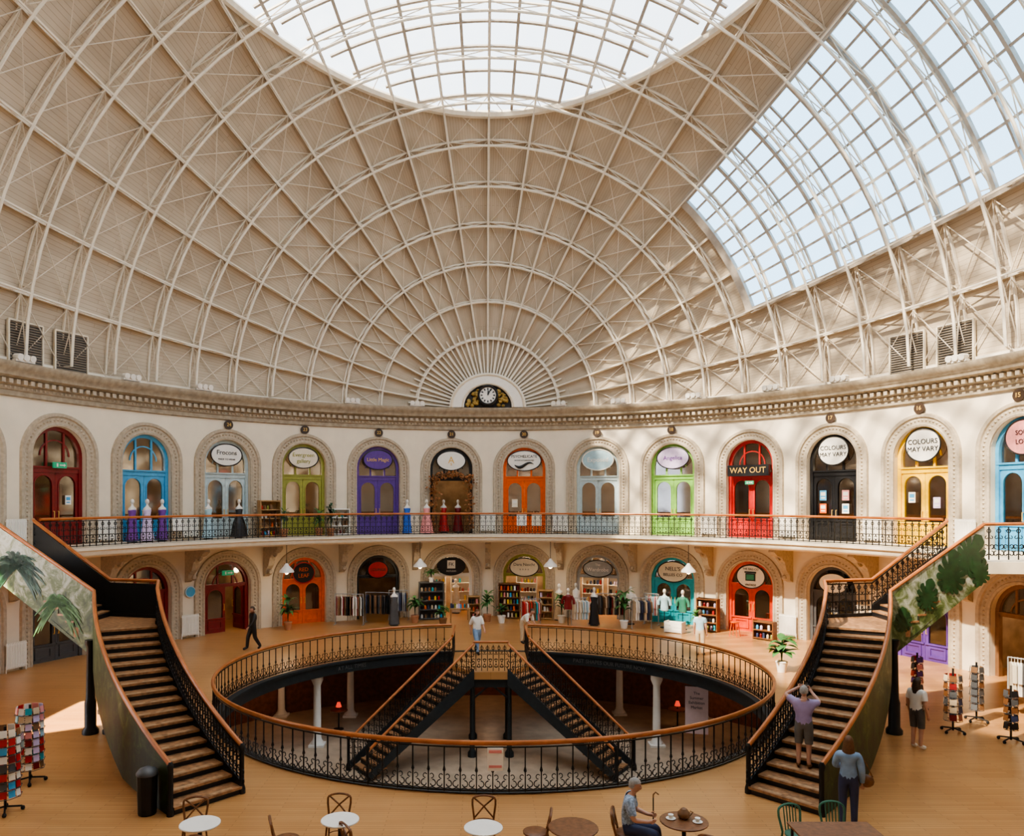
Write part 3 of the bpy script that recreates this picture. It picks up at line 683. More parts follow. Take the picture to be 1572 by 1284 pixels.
m=MB(); m.prism(ell(1.5,.95),0,.05); b=m.build('board',BLACK,r); m=MB(); m.box((0,-.01,.1),(.42,.02,.42)); m.build('emblem',WHITE,b); inst('lettering',text_mesh('FK',.26),BLACK,b,(0,-.03,.1)); inst('lettering',text_mesh('FKSTUDIO',.11),WHITE,b,(0,-.012,-.25))
for k,t in((-4,'24'),(-3,'23'),(-2,'22'),(-1,'21'),(0,'20'),(1,'19'),(2,'18'),(4,'17'),(5,'16'),(6,'15')): number(k,t)
s=3.5*PITCH; r=thing('way_out_sign','black box sign with gold letters above the red door','sign',E(s,.12,ZB+3.05),rzat(s))
m=MB(); m.box((0,0,0),(1.95,.2,.5)); b=m.build('box',BLACK,r); inst('lettering',text_mesh('WAY OUT',.36),GOLD,b,(0,-.105,0))
def exitsign(k,lv,z,l,w=.55):
    s=(k+.5)*PITCH; r=thing('exit_sign',l,'sign',E(s,.02,z),rzat(s)); r.scale=(w/.55,1,w/.55); m=MB(); m.box((0,0,0),(.55,.06,.22)); b=m.build('panel',EXITG,r)
    m=MB(); m.box((-.12,-.04,0),(.05,.02,.12)); m.box((.08,-.04,0),(.2,.02,.035)); m.add([(.14,-.05,-.06),(.22,-.05,0),(.14,-.05,.06)],[(0,1,2)]); m.build('symbol',WHITE,b)
exitsign(-6,1,ZB+3.0,'green exit sign above the dark red upper door'); exitsign(-4,0,2.7,'green exit sign above the maroon ground floor doorway'); exitsign(3,1,ZB+2.5,'green exit sign on the red door under the way out sign',.4)
def poster(k,x,z,w,h,m_,label):
    s=(k+.5)*PITCH; R=Matrix.Rotation(rzat(s),3,'Z'); r=thing('poster',label,'poster',E(s,0,ZB)+R@V((x,.17,z)),rzat(s)); b=MB(); b.box((0,0,0),(w,.01,h)); p=b.build('sheet',m_,r); b=MB(); b.box((0,-.008,h*.15),(w*.7,.006,h*.35)); b.box((0,-.008,-h*.25),(w*.6,.006,h*.12)); b.build('print',WHITE if m_ is not WHITE else BLUE,p)
poster(4,-.5,1.9,.3,.42,BLUE,'blue poster on the left leaf of the black upper door'); poster(4,-.5,1.35,.3,.4,ORANGE,'orange poster low on the left leaf of the black upper door'); poster(4,.5,1.9,.3,.42,PINK,'pink poster on the right leaf of the black upper door'); poster(4,.5,1.35,.3,.4,WHITE,'white poster low on the right leaf of the black upper door')
poster(5,-.5,1.8,.28,.4,WHITE,'white notice on the left leaf of the yellow upper door'); poster(5,.5,1.6,.28,.4,LILAC,'lilac notice on the right leaf of the yellow upper door'); poster(-6,.5,1.7,.25,.35,WHITE,'white notice on the dark red upper door'); poster(0,-.5,1.55,.3,.42,CREAM,'cream notice on the left leaf of the orange upper door')
# ---------------------------------------------------------------- clock
c=thing('wall_clock','round white clock in a semicircular surround with gilded carving','clock',(0,39.15,H0+.05))
m=MB(); m.plate([(-1.95*cos(pi*i/24),1.75*sin(pi*i/24)) for i in range(25)],[(-1.22*cos(pi*i/24),1.15*sin(pi*i/24)) for i in range(25)],0,.5); m.build('surround',WHITE,c)
m=MB(); m.tube([(-1.85*cos(pi*i/24),0,1.66*sin(pi*i/24)) for i in range(25)],.07,6); m.tube([(-1.3*cos(pi*i/24),0,1.2*sin(pi*i/24)) for i in range(25)],.05,6); m.build('moulding',CREAM,c)
m=MB(); m.prism([(-1.24*cos(pi*i/24),1.2*sin(pi*i/24)) for i in range(25)],.2,.3); m.build('back_panel',BLACK,c)
m=MB(); m.prism([(x,z+.6) for x,z in ell(.86,.86)],-.05,.2); dial=m.build('dial',WHITE,c)
m=MB(); m.tube([(.47*cos(2*pi*i/28),-.06,.6+.47*sin(2*pi*i/28)) for i in range(28)],.065,6,True); m.build('bezel',BLACK,c)
for i in range(12):
    g=pi/6*i; m=MB(); m.bar((.27*sin(g),-.065,.6+.27*cos(g)),(.37*sin(g),-.065,.6+.37*cos(g)),.06,.02,(0,1,0)); m.build('hour_mark',BLACK,dial)
m=MB(); m.bar((0,-.07,.6),(0.02,-.07,.84),.06,.02,(0,1,0)); m.build('hour_hand',BLACK,dial); m=MB(); m.bar((0,-.08,.6),(.15,-.08,.92),.045,.02,(0,1,0)); m.build('minute_hand',BLACK,dial)
m=MB()
for sg in(-1,1):
    for i in range(26):
        x=random.uniform(.5,1.05); z=random.uniform(.08,sqrt(max(.02,1.1-x*x))); m.sph((sg*x,.12,z),(random.uniform(.06,.14),.1,random.uniform(.06,.12)),6,4)
m.build('gilded_carving',GILT,c,True)
# ---------------------------------------------------------------- vents, spotlights, radiators
for px,w,l in((40,1.35,'grey louvred vent at far left above the cornice'),(110,1.35,'second grey louvred vent from the left above the cornice'),(1392,1.4,'grey louvred vent under the north light on the right'),(1466,1.4,'rightmost grey louvred vent above the cornice')):
    s=sfor(px,.2); r=thing('vent_grille',l,'vent',E(s,.2,10.78),rzat(s))
    m=MB(); m.box((0,.04,.75),(w-.04,.03,1.46)); m.build('backing',DGREY,r); m=MB()
    for i in range(16): m.box((0,0,.08+i*.09),(w-.1,.05,.035),0,0,.6)
    m.build('louvres',VENTM,r); m=MB(); m.box((-w/2,0.02,.75),(.06,.1,1.5)); m.box((w/2,.02,.75),(.06,.1,1.5)); m.box((0,.02,1.5),(w,.1,.06)); m.box((0,.02,.02),(w,.1,.05)); m.build('frame',CREAM,r)
sm=MB(); sm.box((0,0,.05),(.75,.18,.08)); SPB=sm.mesh('bracket',WHITE)
sm=MB(); sm.tube([(0,.12,.2),(0,-.16,.16)],[.09,.12],8); SPH=sm.mesh('lamp_head',WHITE)
for px in(35,200,312,540,640,858,950,1066,1185,1290,1472):
    s=sfor(px,.55); r=thing('spotlight_cluster','row of white spotlights on the cornice edge','spotlight',E(s,.6,10.76),rzat(s),'spotlight clusters on the cornice')
    inst('bracket',SPB,WHITE,r)
    for x in(-.25,0,.25): inst('lamp_head',SPH,WHITE,r,(x,0,0))
rm=MB()
for i in range(12): rm.lathe([(.03,.12),(.045,.2),(.045,.95),(.03,1.03)],(-.5+i*.091,0,0),6)
RADB=rm.mesh('fins',WHITE); rm=MB(); rm.tube([(-.56,0,.2),(.56,0,.2)],.03,5); rm.tube([(-.56,0,.95),(.56,0,.95)],.03,5); rm.tube([(-.54,0,0),(-.54,0,.25)],.025,5); rm.tube([(.54,0,0),(.54,0,.25)],.025,5); RADP=rm.mesh('pipes',WHITE)
def rad(k,z,l):
    s=k*PITCH; r=thing('radiator',l,'radiator',E(s,.2,z),rzat(s)); inst('fins',RADB,WHITE,r,sc=(.72,1,1)); inst('pipes',RADP,WHITE,r,sc=(.72,1,1))
for k,l in((-6,'left of the dark red upper door'),(-5,'between the dark red and blue upper doors'),(-4,'between the blue and grey upper doors'),(3,'between the lime green and red upper doors'),(4,'between the red and black upper doors'),(5,'between the black and yellow upper doors'),(6,'right of the yellow upper door'),(0,'between black and orange upper doors'),(1,'between the orange and grey upper doors')): rad(k,ZB,'white column radiator '+l)
for k,l in((-4,'beside the maroon doorway on the ground floor'),(4,'right of the red orange ground floor door'),(-6,'on the ground floor at far left beyond the staircase')): rad(k,0,'white column radiator '+l)
s=sfor(292,.05); r=thing('wall_plaque','round blue plaque on the ground floor wall beside the maroon doorway','plaque',E(s,.06,2.0),rzat(s)); m=MB(); m.prism(ell(.5,.5),-.02,.0); m.build('disc',BLUE,r); m=MB(); m.tube([(x,-.02,z) for x,z in ell(.46,.46)],.015,4,True); m.build('rim',WHITE,r)
for i,px in enumerate((440,645,845,1057)):
    s=sfor(px,2.0); P=E(s,2.0,2.75); r=thing('pendant_lamp','white dish lamp hanging below the balcony '+['left of the orange ground floor door','left of the white framed shopfront','right of the olive shopfront','right of the teal door'][i],'lamp',P)
    m=MB(); m.tube([(0,0,.25),(0,0,1.22)],.015,5); m.build('rod',IRON,r); m=MB(); m.lathe([(.34,0),(.30,.1),(.14,.26),(.05,.4)],n=14); b=m.build('shade',WHITE,r,True); m=MB(); m.sph((0,0,-.0),.1,8,5); m.build('bulb',LAMPG,b,True)
    plight('lamp_light',P+V((0,0,-.2)),30,(1,.78,.5),.12)
for k,lv,en in((-4,0,60),(-3,0,80),(-2,0,4),(-1,0,190),(0,0,150),(1,0,250),(2,0,130),(3,0,80),(6,0,80),(-6,1,60),(-5,1,130),(-4,1,130),(-3,1,180),(-2,1,90),(-1,1,35),(0,1,180),(1,1,180),(2,1,190),(3,1,90),(4,1,100),(5,1,250),(6,1,110)): plight('shop_light',E((k+.5)*PITCH,-1.6,(ZB if lv else 0)+3.),en,(1,.78,.52),.25)
# ---------------------------------------------------------------- goods
def mannequin(label,P,rz,dress,long=True,skin=WHITE,group=None,sc=1.,wd=.33):
    r=thing('mannequin',label,'mannequin',P,rz,group); r.scale=(sc,sc,sc)
    m=MB(); m.lathe([(.2,0),(.19,.03),(.02,.05),(.018,.8)],n=10); m.build('stand',IRON,r)
    m=MB(); m.lathe([(.12,.75),(.165,.9),(.12,1.08),(.165,1.28),(.17,1.36),(.07,1.44),(.045,1.5),(.05,1.56)],n=12,sy=.65); m.sph((0,0,1.64),(.075,.09,.11),8,6); m.build('torso',skin,r,True)
    if long:
        m=MB(); m.lathe([(wd,.06),(wd*.9,.2),(wd*.7,.65),(.185,.92),(.135,1.08),(.175,1.28),(.1,1.36)],n=16,sy=.75); m.build('dress',dress,r,True)
    else:
        m=MB(); m.lathe([(.19,.78),(.185,.95),(.16,1.1),(.185,1.3),(.18,1.38),(.08,1.45)],n=12,sy=.7)
        for sg in(-1,1): m.tube([(sg*.15,0,1.38),(sg*.26,0,1.2),(sg*.28,0,1.02)],[.07,.065,.07],7)
        m.build('top',dress,r,True)
def up(px,off=.6): s=sfor(px,off); return E(s,off,ZB),rzat(s)
def gd(px,off=.6): s=sfor(px,off); return E(s,off,0),rzat(s)
for px,of,dm,l,w in((203,.5,DPURP,'mannequin in deep purple gown, leftmost by the blue door',.26),(226,.7,LILAC,'mannequin in lilac gown before the blue door',.3),(249,.5,DPURP,'mannequin in dark violet gown, rightmost by the blue door',.26),(320,.6,PBLUE,'mannequin in pale blue gown left of the pale grey door',.3),(367,.7,BLACK,'mannequin in flared black gown before the pale grey door',.42)):
    P,z=up(px,of); mannequin(l,P,z,dm,wd=w)
P,z=up(655,.8); mannequin('mannequin in frilly pink gown beside the garlanded shopfront',P,z,PINK,wd=.36)
P,z=up(625); mannequin('mannequin in bright royal blue dress right of the purple door',P,z,ROYAL,wd=.26)
for px,of,dm,l in((681,-.9,RED,'mannequin in red dress inside the garlanded upper shopfront'),(703,-.9,MAROON,'mannequin in dark red dress inside the garlanded upper shopfront')):
    P,z=up(px,of); mannequin(l,P,z,dm,wd=.3)
for px,of,dm,l,lg in((1020,1.3,PBLUE,'white mannequin in pale blue top before the teal door',0),(1048,1.3,SEAFOAM,'white mannequin in green top before the teal door',0),(912,2.2,BLACK,'mannequin in black dress before the grey shopfront',1),(858,1.1,BEIGE,'mannequin in beige dress right of the olive shopfront',1),(968,1.1,WHITE,'mannequin in white top right of the grey shopfront',0),(884,.5,WHITE,'mannequin in white dress left of the grey shopfront',1),(872,2.9,MAROON,'mannequin in maroon top standing forward between olive and grey shopfronts',0),(605,2.4,DGREY,'mannequin in dark grey dress right of the dark clothes rail',1),(700,-1.0,BEIGE,'mannequin in beige dress inside the white framed shopfront',1)):
    P,z=gd(px,of); mannequin(l,P,z,dm,lg,sc=1.05,wd=.26)
def put(root,x,y,z):
    R=Matrix.Rotation(root.rotation_euler.z,3,'Z'); return root.location+R@V((x,y,z))
jm=MB(); jm.lathe([(.05,0),(.055,.05),(.055,.13),(.035,.16),(.035,.19)],n=8); JAR=jm.mesh('jar',WHITE)
bm_=MB(); bm_.box((0,0,.11),(.09,.16,.22)); bm_.box((0,-.082,.14),(.06,.004,.05)); BOOK=bm_.mesh('book',WHITE)
GM=[RED,CREAM,WHITE,BLUE,OLIVE,PINK,TEAL,BROWN,YEL,LILAC,ORANGE,NAVY,BEIGE,MAROON,BLACK,BROWN]
def shelf(name,label,P,rz,w,h,d,n,mt,gl,kinds=(0,1)):
    r=thing(name,label,'shelves',P,rz)
    for x in(-w/2,w/2): m=MB(); m.box((x,0,h/2),(.04,d,h)); m.build('side_panel',mt,r)
    m=MB(); m.box((0,d/2,h/2),(w,.02,h)); m.build('back_panel',mt,r)
    for i in range(n+1):
        z=.06+(h-.1)*i/n; m=MB(); m.box((0,0,z),(w,d,.04)); m.build('shelf',mt,r)
        if i<n:
            x=-w/2+.12
            while x<w/2-.08:
                if random.random()<.85:
                    kd=random.choice(kinds); q=inst('jar' if kd==0 else 'book',JAR if kd==0 else BOOK,random.choice(GM),None,put(r,x,-.02,z+.02),rz+random.uniform(-.15,.15)); tag(q,gl,'jar' if kd==0 else 'book','goods: '+gl)
                x+=random.uniform(.14,.2)
    return r
P,z=up(413,.7); shelf('display_cabinet','wooden display cabinet of small goods left of the olive door',P,z,.95,1.7,.4,4,WOODL,'small item on the wooden cabinet left of olive door')
P,z=up(521,.7); shelf('display_cabinet','white display shelves right of the olive door',P,z,.9,1.3,.4,3,WHITE,'small item on white shelves right of olive door')
P,z=gd(782,.9); shelf('bookcase','tall wooden bookcase left in the olive ground floor shopfront',P,z,1.05,1.8,.35,5,WOODM,'goods on tall bookcase at olive shopfront',(1,))
P,z=gd(838,1.0); shelf('bookcase','wooden display shelves right in the olive ground floor shopfront',P,z,.7,1.5,.35,4,WOODL,'goods on wooden display shelves at olive shopfront')
P,z=gd(662,1.0); shelf('display_stand','grey display stand full of jars left of white framed shopfront',P,z,1.2,1.9,.4,4,DGREY,'goods on display stand left of white shopfront',(0,))
P,z=gd(1087,1.0); shelf('bookcase','wooden shelf unit between the teal and red orange doors',P,z,.95,1.5,.35,4,WOODM,'goods on shelf unit beside teal door')
P,z=gd(1174,1.3); shelf('bookcase','low dark wooden shelf by the red orange door',P,z,.9,.8,.35,2,WOODM,'goods on low dark shelf by red orange door')
P,z=gd(727,1.3); shelf('bookcase','small wooden shelf beside the white framed shopfront',P,z,.6,1.2,.3,3,WOODL,'goods on small wooden shelf by white shopfront')
for k,dx,nm in((-1,-.62,'left in the white framed shop'),(-1,.62,'right in the white framed shop'),(0,.0,'inside the olive framed shop'),(1,-.62,'left in the grey framed shop'),(1,.62,'right in the grey framed shop')):
    s=(k+.5)*PITCH+dx; shelf('shop_shelving','white shelving with goods '+nm,E(s,-2.2,0),rzat(s),1.1,2.0,.35,4,WHITE,'goods on white shelving '+nm)
gm=MB(); gm.prism([(-.03,1.0),(-.2,.94),(-.24,.45),(-.17,.45),(-.15,.8),(-.17,.1),(.17,.1),(.15,.8),(.17,.45),(.24,.45),(.2,.94),(.03,1.0)],-.025,.025); gm.tube([(0,0,1.0),(0,0,1.08),(.03,0,1.11),(.0,0,1.14)],.008,4); GARM=gm.mesh('garment',WHITE)
def clothes_rail(label,P,rz,w,mats,gl,h=1.5):
    r=thing('clothes_rail',label,'clothes rail',P,rz)
    for x in(-w/2,w/2):
        m=MB(); m.tube([(x,0,.04),(x,0,h)],.018,6); m.tube([(x,-.22,.04),(x,.22,.04)],.018,6); m.build('upright',GREY,r)
    m=MB(); m.tube([(-w/2,0,h),(w/2,0,h)],.018,6); m.build('rail',GREY,r)
    n=int(w/.08)
    for i in range(n):
        q=inst('garment',GARM,random.choice(mats),None,put(r,-w/2+.08+i*(w-.16)/(n-1),0,h-1.12),rz+pi/2+random.uniform(.1,.6)); tag(q,gl,'garment','garments: '+gl)
P,z=gd(536,1.5); clothes_rail('clothes rail of brown and white garments, left before black shopfront',P,z-.6,1.4,[BROWN,WHITE,BEIGE,MAROON,BLACK],'garment on the left rail before black shopfront')
P,z=gd(582,1.5); clothes_rail('clothes rail of dark garments, right before black shopfront',P,z-.6,1.4,[BLACK,DGREY,NAVY,BROWN],'dark garment on the right rail before black shopfront')
P,z=gd(938,1.6); clothes_rail('clothes rail of dark garments before the grey shopfront',P,z+.4,1.3,[DGREY,BROWN,BEIGE,MAROON,BLACK],'garment on the rail before grey shopfront')
P,z=gd(890,2.3); clothes_rail('low clothes rail of pale garments left of grey shopfront',P,z+.3,.8,[WHITE,BEIGE,PBLUE,CREAM],'pale garment on low rail by grey shopfront',1.3)
P,z=gd(1000,.8); clothes_rail('clothes rail of pale garments left of the teal door',P,z,.7,[WHITE,CREAM,PBLUE,PINK],'garment on the rail left of teal door',1.5)
P,z=gd(985,2.2); clothes_rail('clothes rail of navy and beige garments standing forward left of teal door',P,z+.5,.9,[NAVY,BEIGE,BROWN,DGREY,WHITE],'garment on the forward rail left of teal door',1.45)
P,z=gd(612,.9); clothes_rail('clothes rail of grey and navy garments left of the display stand',P,z-.4,1.0,[DGREY,NAVY,GREY,BROWN],'garment on the rail left of the display stand',1.5)
P,z=gd(815,2.9); clothes_rail('low clothes rail of coloured scarves before the olive shopfront',P,z+.2,.9,[RED,BEIGE,TEAL,PINK,BROWN,OLIVE],'coloured garment on low rail before olive shopfront',1.25)
def leafstrip(m,b,an,L,rise,droop,w):
    b=V(b); d=V((cos(an),sin(an),0)); a=V((-sin(an),cos(an),0)); r1=[];r2=[]
    for i in range(6):
        u=i/5; p=b+d*(L*u)+V((0,0,rise*u-droop*u*u)); ww=w*sin(pi*(.08+.9*u)); r1.append(p-a*ww); r2.append(p+a*ww)
    m.strip([r1,r2])
def plant(label,P,h,L,n,w,lm=GREEN,pot=TERRA,ph=.35,pr=.2):
    r=thing('potted_plant',label,'plant',P)
    m=MB(); m.lathe([(pr*.7,0),(pr,ph),(pr*1.08,ph),(pr*.95,ph+.03)],n=14); m.build('pot',pot,r,True)
    m=MB(); f=MB()
    for i in range(n):
        an=i*2.4+random.random()*.4; z=ph+(h-ph)*random.uniform(.3,.85); m.tube([(0,0,ph-.05),(.03*cos(an),.03*sin(an),z)],.012,4)
        leafstrip(f,(.03*cos(an),.03*sin(an),z),an,L*random.uniform(.7,1.1),h*.25,h*random.uniform(.1,.4),w)
    m.build('stem',GREEN2,r); f.build('foliage',lm,r,True)
P,z=gd(442,1.2); plant('leafy potted plant beside the orange ground floor door',P,1.6,.55,34,.08)
P=at(1200,1032); plant('broad leaved potted plant on the floor left of right staircase',P,1.3,.6,26,.14,GREEN,WHITE)
P,z=gd(637,1.9); plant('bushy potted plant left of the display stand',P,1.5,.5,34,.08)
P,z=gd(958,2.4); plant('tall potted plant right of the grey shopfront',P,1.9,.55,34,.09,GREEN,WHITE)
P,z=gd(748,2.0); plant('potted plant beside the white framed shopfront',P,1.6,.45,30,.08)
P,z=gd(862,1.9); plant('potted plant right of the olive ground floor shopfront',P,1.5,.45,30,.08,GREEN,CREAM)
P,z=gd(680,3.1); plant('small green potted plant before the white framed shopfront',P,1.0,.4,26,.07,GREEN,BROWN)
P,z=gd(770,2.4); plant('low green potted plant before the tall bookcase',P,.9,.4,26,.07,GREEN,WHITE)
P,z=gd(1070,2.0); plant('potted plant right of the green topped mannequin',P,1.2,.3,26,.07,GREEN,TERRA)
P,z=gd(662,1.0); plant('trailing potted plant on top of the jar display stand',P+V((0,0,1.88)),.75,.5,26,.07,GREEN,WHITE,.2,.14)
P,z=up(490,1.0); plant('trailing potted plant at the foot of the olive door',P,1.3,.35,24,.07)
P,z=up(508,1.5); plant('potted plant right of the olive upper door',P,1.7,.35,24,.07,GREEN2)
P,z=up(436,1.2); plant('small potted plant left of the olive upper door',P,1.5,.3,22,.06,GREEN2)
s=-.5*PITCH; m=MB(); vine=[]
for i in range(420):
    g=random.random(); q=g*(2*2.6+pi*1.0)
    if q<2.6: x,zz=-.92,q+.7
    elif q<2.6+pi: x,zz=-.92*cos(q-2.6),3.3+sin(q-2.6)*.35
    else: x,zz=.92,(2*2.6+pi-q)+.7
    c=V((x+random.gauss(0,.12),-.16+random.gauss(0,.05),max(.3,zz-.6+random.gauss(0,.12)))); a=V((random.gauss(0,1),random.gauss(0,1),random.gauss(0,1))).normalized()*.09; b=a.orthogonal()*.6
    m.add([c-a,c+b,c+a,c-b],[(0,1,2,3)])
gar=thing('leaf_garland','brown and gold leaf garland round the black upper shopfront','garland',E(s,.12,ZB),rzat(s))
v=MB(); v.tube([(-.92,-.14,.1),(-.92,-.14,2.6)]+[(-.92*cos(pi*i/10),-.14,2.7+.35*sin(pi*i/10)) for i in range(11)]+[(.92,-.14,2.6),(.92,-.14,.1)],.04,6); v.build('vine',BROWN,gar)
m.build('leaves',RUST,gar)['kind']='stuff'
def easel(label,P,rz,mt=WHITE):
    r=thing('easel_sign',label,'sign',P,rz)
    for x in(-.22,.22): m=MB(); m.bar((x,-.1,0),(x*.7,0,1.15),.035); m.build('leg',WOODL,r)
    m=MB(); m.bar((0,.3,0),(0,.02,1.1),.035); m.build('leg',WOODL,r); m=MB(); m.box((0,-.07,.72),(.5,.03,.62),0,0,-.09); m.build('board',mt,r)
P,z=up(801,1.0); easel('white easel sign before the orange upper door',P,z)
P,z=up(824,1.0); easel('cream easel sign right of the orange upper door',P,z,CREAM)
P,z=up(272,.6); easel('small white easel sign right of the blue upper door',P,z)
P,z=gd(1128,1.5); r=thing('wooden_stool','small orange wooden stool before the red orange door','stool',P,z)
m=MB(); m.lathe([(.18,.6),(.19,.62),(.19,.65),(.0,.66)],n=14); m.build('seat',ORANGE,r)
for x in(-1,1):
    for y in(-1,1): m=MB(); m.tube([(x*.1,y*.1,.61),(x*.17,y*.17,0)],.018,6); m.build('leg',ORANGE,r)
def dtable(label,P,rz,gl):
    r=thing('display_table',label,'table',P,rz); m=MB(); m.box((0,0,.72),(1.0,.5,.04)); m.build('table_top',WOODL,r)
    for x in(-.45,.45):
        for y in(-.2,.2): m=MB(); m.box((x,y,.35),(.05,.05,.7)); m.build('leg',WOODL,r)
    for i in range(10):
        q=inst('jar' if i%2 else 'book',JAR if i%2 else BOOK,random.choice(GM),None,put(r,-.42+i*.092,random.uniform(-.12,.12),.74),rz); tag(q,gl,'jar' if i%2 else 'book','goods: '+gl)
P,z=gd(706,2.4); dtable('wooden display table before the white framed shopfront',P,z,'item on display table before white shopfront')
P,z=gd(815,1.9); dtable('wooden display table before the olive shopfront',P,z,'item on display table before olive shopfront')
P,z=gd(1036,2.3); r=thing('wooden_crate','low white slatted crate before the teal door','crate',P,z)
for i in range(3):
    m=MB(); m.box((0,-.24,.1+i*.16),(.8,.02,.12)); m.build('slat',WHITE,r); m=MB(); m.box((0,.24,.1+i*.16),(.8,.02,.12)); m.build('slat',WHITE,r)
for x in(-.4,.4): m=MB(); m.box((x,0,.26),(.03,.5,.5)); m.build('end_panel',WHITE,r)
m=MB(); m.box((0,0,.05),(.78,.48,.03)); m.build('base',WHITE,r)
P=at(226,1250); r=thing('litter_bin','dark bin with rounded lid at the foot of the left staircase','bin',P,.3)
m=MB(); m.lathe([(.16,0),(.17,.02),(.19,.72),(.195,.75)],n=12); m.build('body',IRON,r); m=MB(); m.lathe([(.2,.75),(.2,.79),(.15,.86),(.05,.9)],n=12); m.build('lid',DGREY,r,True)
r=thing('banner','pale pink hanging banner with dark lettering under the opening on the right','banner',(7.4,27.6,-2.4),-.3)
m=MB(); m.box((0,0,.85),(.8,.02,1.7)); b=m.build('cloth',BANM,r); m=MB(); m.tube([(-.42,0,1.7),(.42,0,1.7)],.02,5); m.tube([(-.3,0,1.7),(-.3,0,1.95)],.01,4); m.tube([(.3,0,1.7),(.3,0,1.95)],.01,4); m.build('rod',IRON,r)
for i,tx in enumerate(('The','Summer','Exhibition','Market')): inst('lettering',text_mesh(tx,.14),NAVY,b,(0,-.018,1.45-i*.17))
r=thing('rail_notice','small white notice with pink stripes fixed to the near side of the ring railing','sign',ring(pi,.2,.55)+V((-.05,-.02,0)))
m=MB(); m.box((0,0,.2),(.32,.02,.46)); b=m.build('sheet',WHITE,r); m=MB(); m.box((0,-.012,.36),(.26,.01,.06)); m.box((0,-.012,.06),(.26,.01,.05)); m.build('print',PINK,b)
# spinner racks
cdm=MB(); cdm.box((0,0,.07),(.105,.01,.125)); cdm.box((0,-.006,.085),(.07,.004,.055)); CARD=cdm.mesh('greeting_card',WHITE)
def spinner(label,P,h,gl,mats,rad=.2,nj=7,dz=.19,cz=1.2):
    r=thing('spinner_rack',label,'display rack',P)
    m=MB(); m.tube([(0,0,.06),(0,0,h-.1)],.025,6); m.build('pole',IRON,r)
    for i in range(4):
        g=pi/2*i+.5; m=MB(); m.tube([(0,0,.12),(.28*cos(g),.28*sin(g),.08)],.02,5); m.sph((.29*cos(g),.29*sin(g),.045),.045,6,4); m.build('foot',IRON,r)
    m=MB()
    nt=int((h-.35)/dz)
    for i in range(nt):
        z=.32+i*dz
        m.tube([(rad*1.12*cos(2*pi*j/8),rad*1.12*sin(2*pi*j/8),z) for j in range(8)],.008,4,True)
        for j in range(4): m.bar((0,0,z),(rad*1.1*cos(pi/2*j),rad*1.1*sin(pi/2*j),z),.012)
    m.build('wire_tiers',DGREY,r)
    for i in range(nt):
        for j in range(nj):
            g=2*pi*j/nj; q=inst('greeting_card',CARD,random.choice(mats),None,V(P)+V((rad*cos(g),rad*sin(g),.33+i*dz)),g+pi/2,-.12,sc=(1.15 if nj>8 else 1.5,1,cz)); tag(q,gl,'card','cards: '+gl)
MIX=[RED,WHITE,CREAM,PBLUE,MAROON,PINK,LILAC,WHITE,BEIGE,TEAL,BROWN,RED]
spinner('white wire card spinner at left with red and white cards',at(46,1202),1.75,'card on the left wire spinner',MIX,.26,11,.165,1.05)
spinner('card spinner at the left edge, nearest the camera',at(8,1248),1.75,'card on spinner at left edge',[RED,MAROON,DGREY,WHITE,BLUE,CREAM,BROWN,RED],.26,11,.165,1.05)
spinner('dark book spinner right of the right staircase',at(1463,1125),1.75,'brown booklet on right hand spinner',[BROWN,WOODM,MAROON,WOODM,DGREY,BEIGE,NAVY],.2,6,.2)
spinner('second dark book spinner close behind the first on the right',at(1499,1108),1.7,'booklet on second right hand spinner',[BROWN,WOODM,DGREY,DGREY],.16,5,.2)
spinner('magazine spinner behind the right staircase post',at(1408,1088),1.7,'magazine on spinner behind staircase post',[PINK,BROWN,PURP,RED,DGREY],.14,4,.2)
spinner('dark card spinner at the right edge',at(1552,1140),1.5,'card on spinner at right edge',[BROWN,WOODM,NAVY,BLACK,DGREY],.14,4,.2)
P=V((14.6,21.2,0)); clothes_rail('short clothes rail of pale t-shirts at the right edge',P,-.9,.7,[WHITE,WHITE,CREAM,DGREY],'t-shirt on the rail at the right edge',1.6)
# ---------------------------------------------------------------- cafe furniture
def chair(label,P,rz,mt=WOODM,green=False,group=None):
    r=thing('cafe_chair',label,'chair',P,rz,group)
    m=MB(); m.lathe([(.19,.43),(.21,.44),(.21,.465),(.19,.475),(.0,.468)],n=16); m.build('seat',mt,r,True)
    for x in(-1,1): m=MB(); m.tube([(x*.14,-.14,.44),(x*.18,-.19,0)],[.018,.014],6); m.build('leg',mt,r)
    for x in(-1,1): m=MB(); m.tube([(x*.19,.26,0),(x*.165,.18,.44)],[.014,.018],6); m.build('leg',mt,r)
    m=MB(); m.tube([(-.165,.18,.44),(-.2,.24,.68)]+[(-.2*cos(pi*i/8),.25+.02*sin(pi*i/8),.76+(.1 if green else .07)*sin(pi*i/8)) for i in range(9)]+[(.2,.24,.68),(.165,.18,.44)],.02,6); m.build('back_hoop',mt,r,True)
    if green:
        for x in(-.1,-.05,0,.05,.1): m=MB(); m.tube([(x,.19,.45),(x*1.1,.25,.84)],.011,5); m.build('spindle',mt,r)
    else:
        m=MB(); m.tube([(-.165,.19,.47),(0,.235,.65),(.18,.25,.8)],.016,5); m.tube([(.165,.19,.47),(0,.235,.65),(-.18,.25,.8)],.016,5); m.build('cross_brace',mt,r)
    m=MB(); m.tube([(.15*cos(2*pi*j/12),.15*sin(2*pi*j/12)+.02,.22) for j in range(12)],.009,4,True); m.build('ring_stretcher',mt,r)
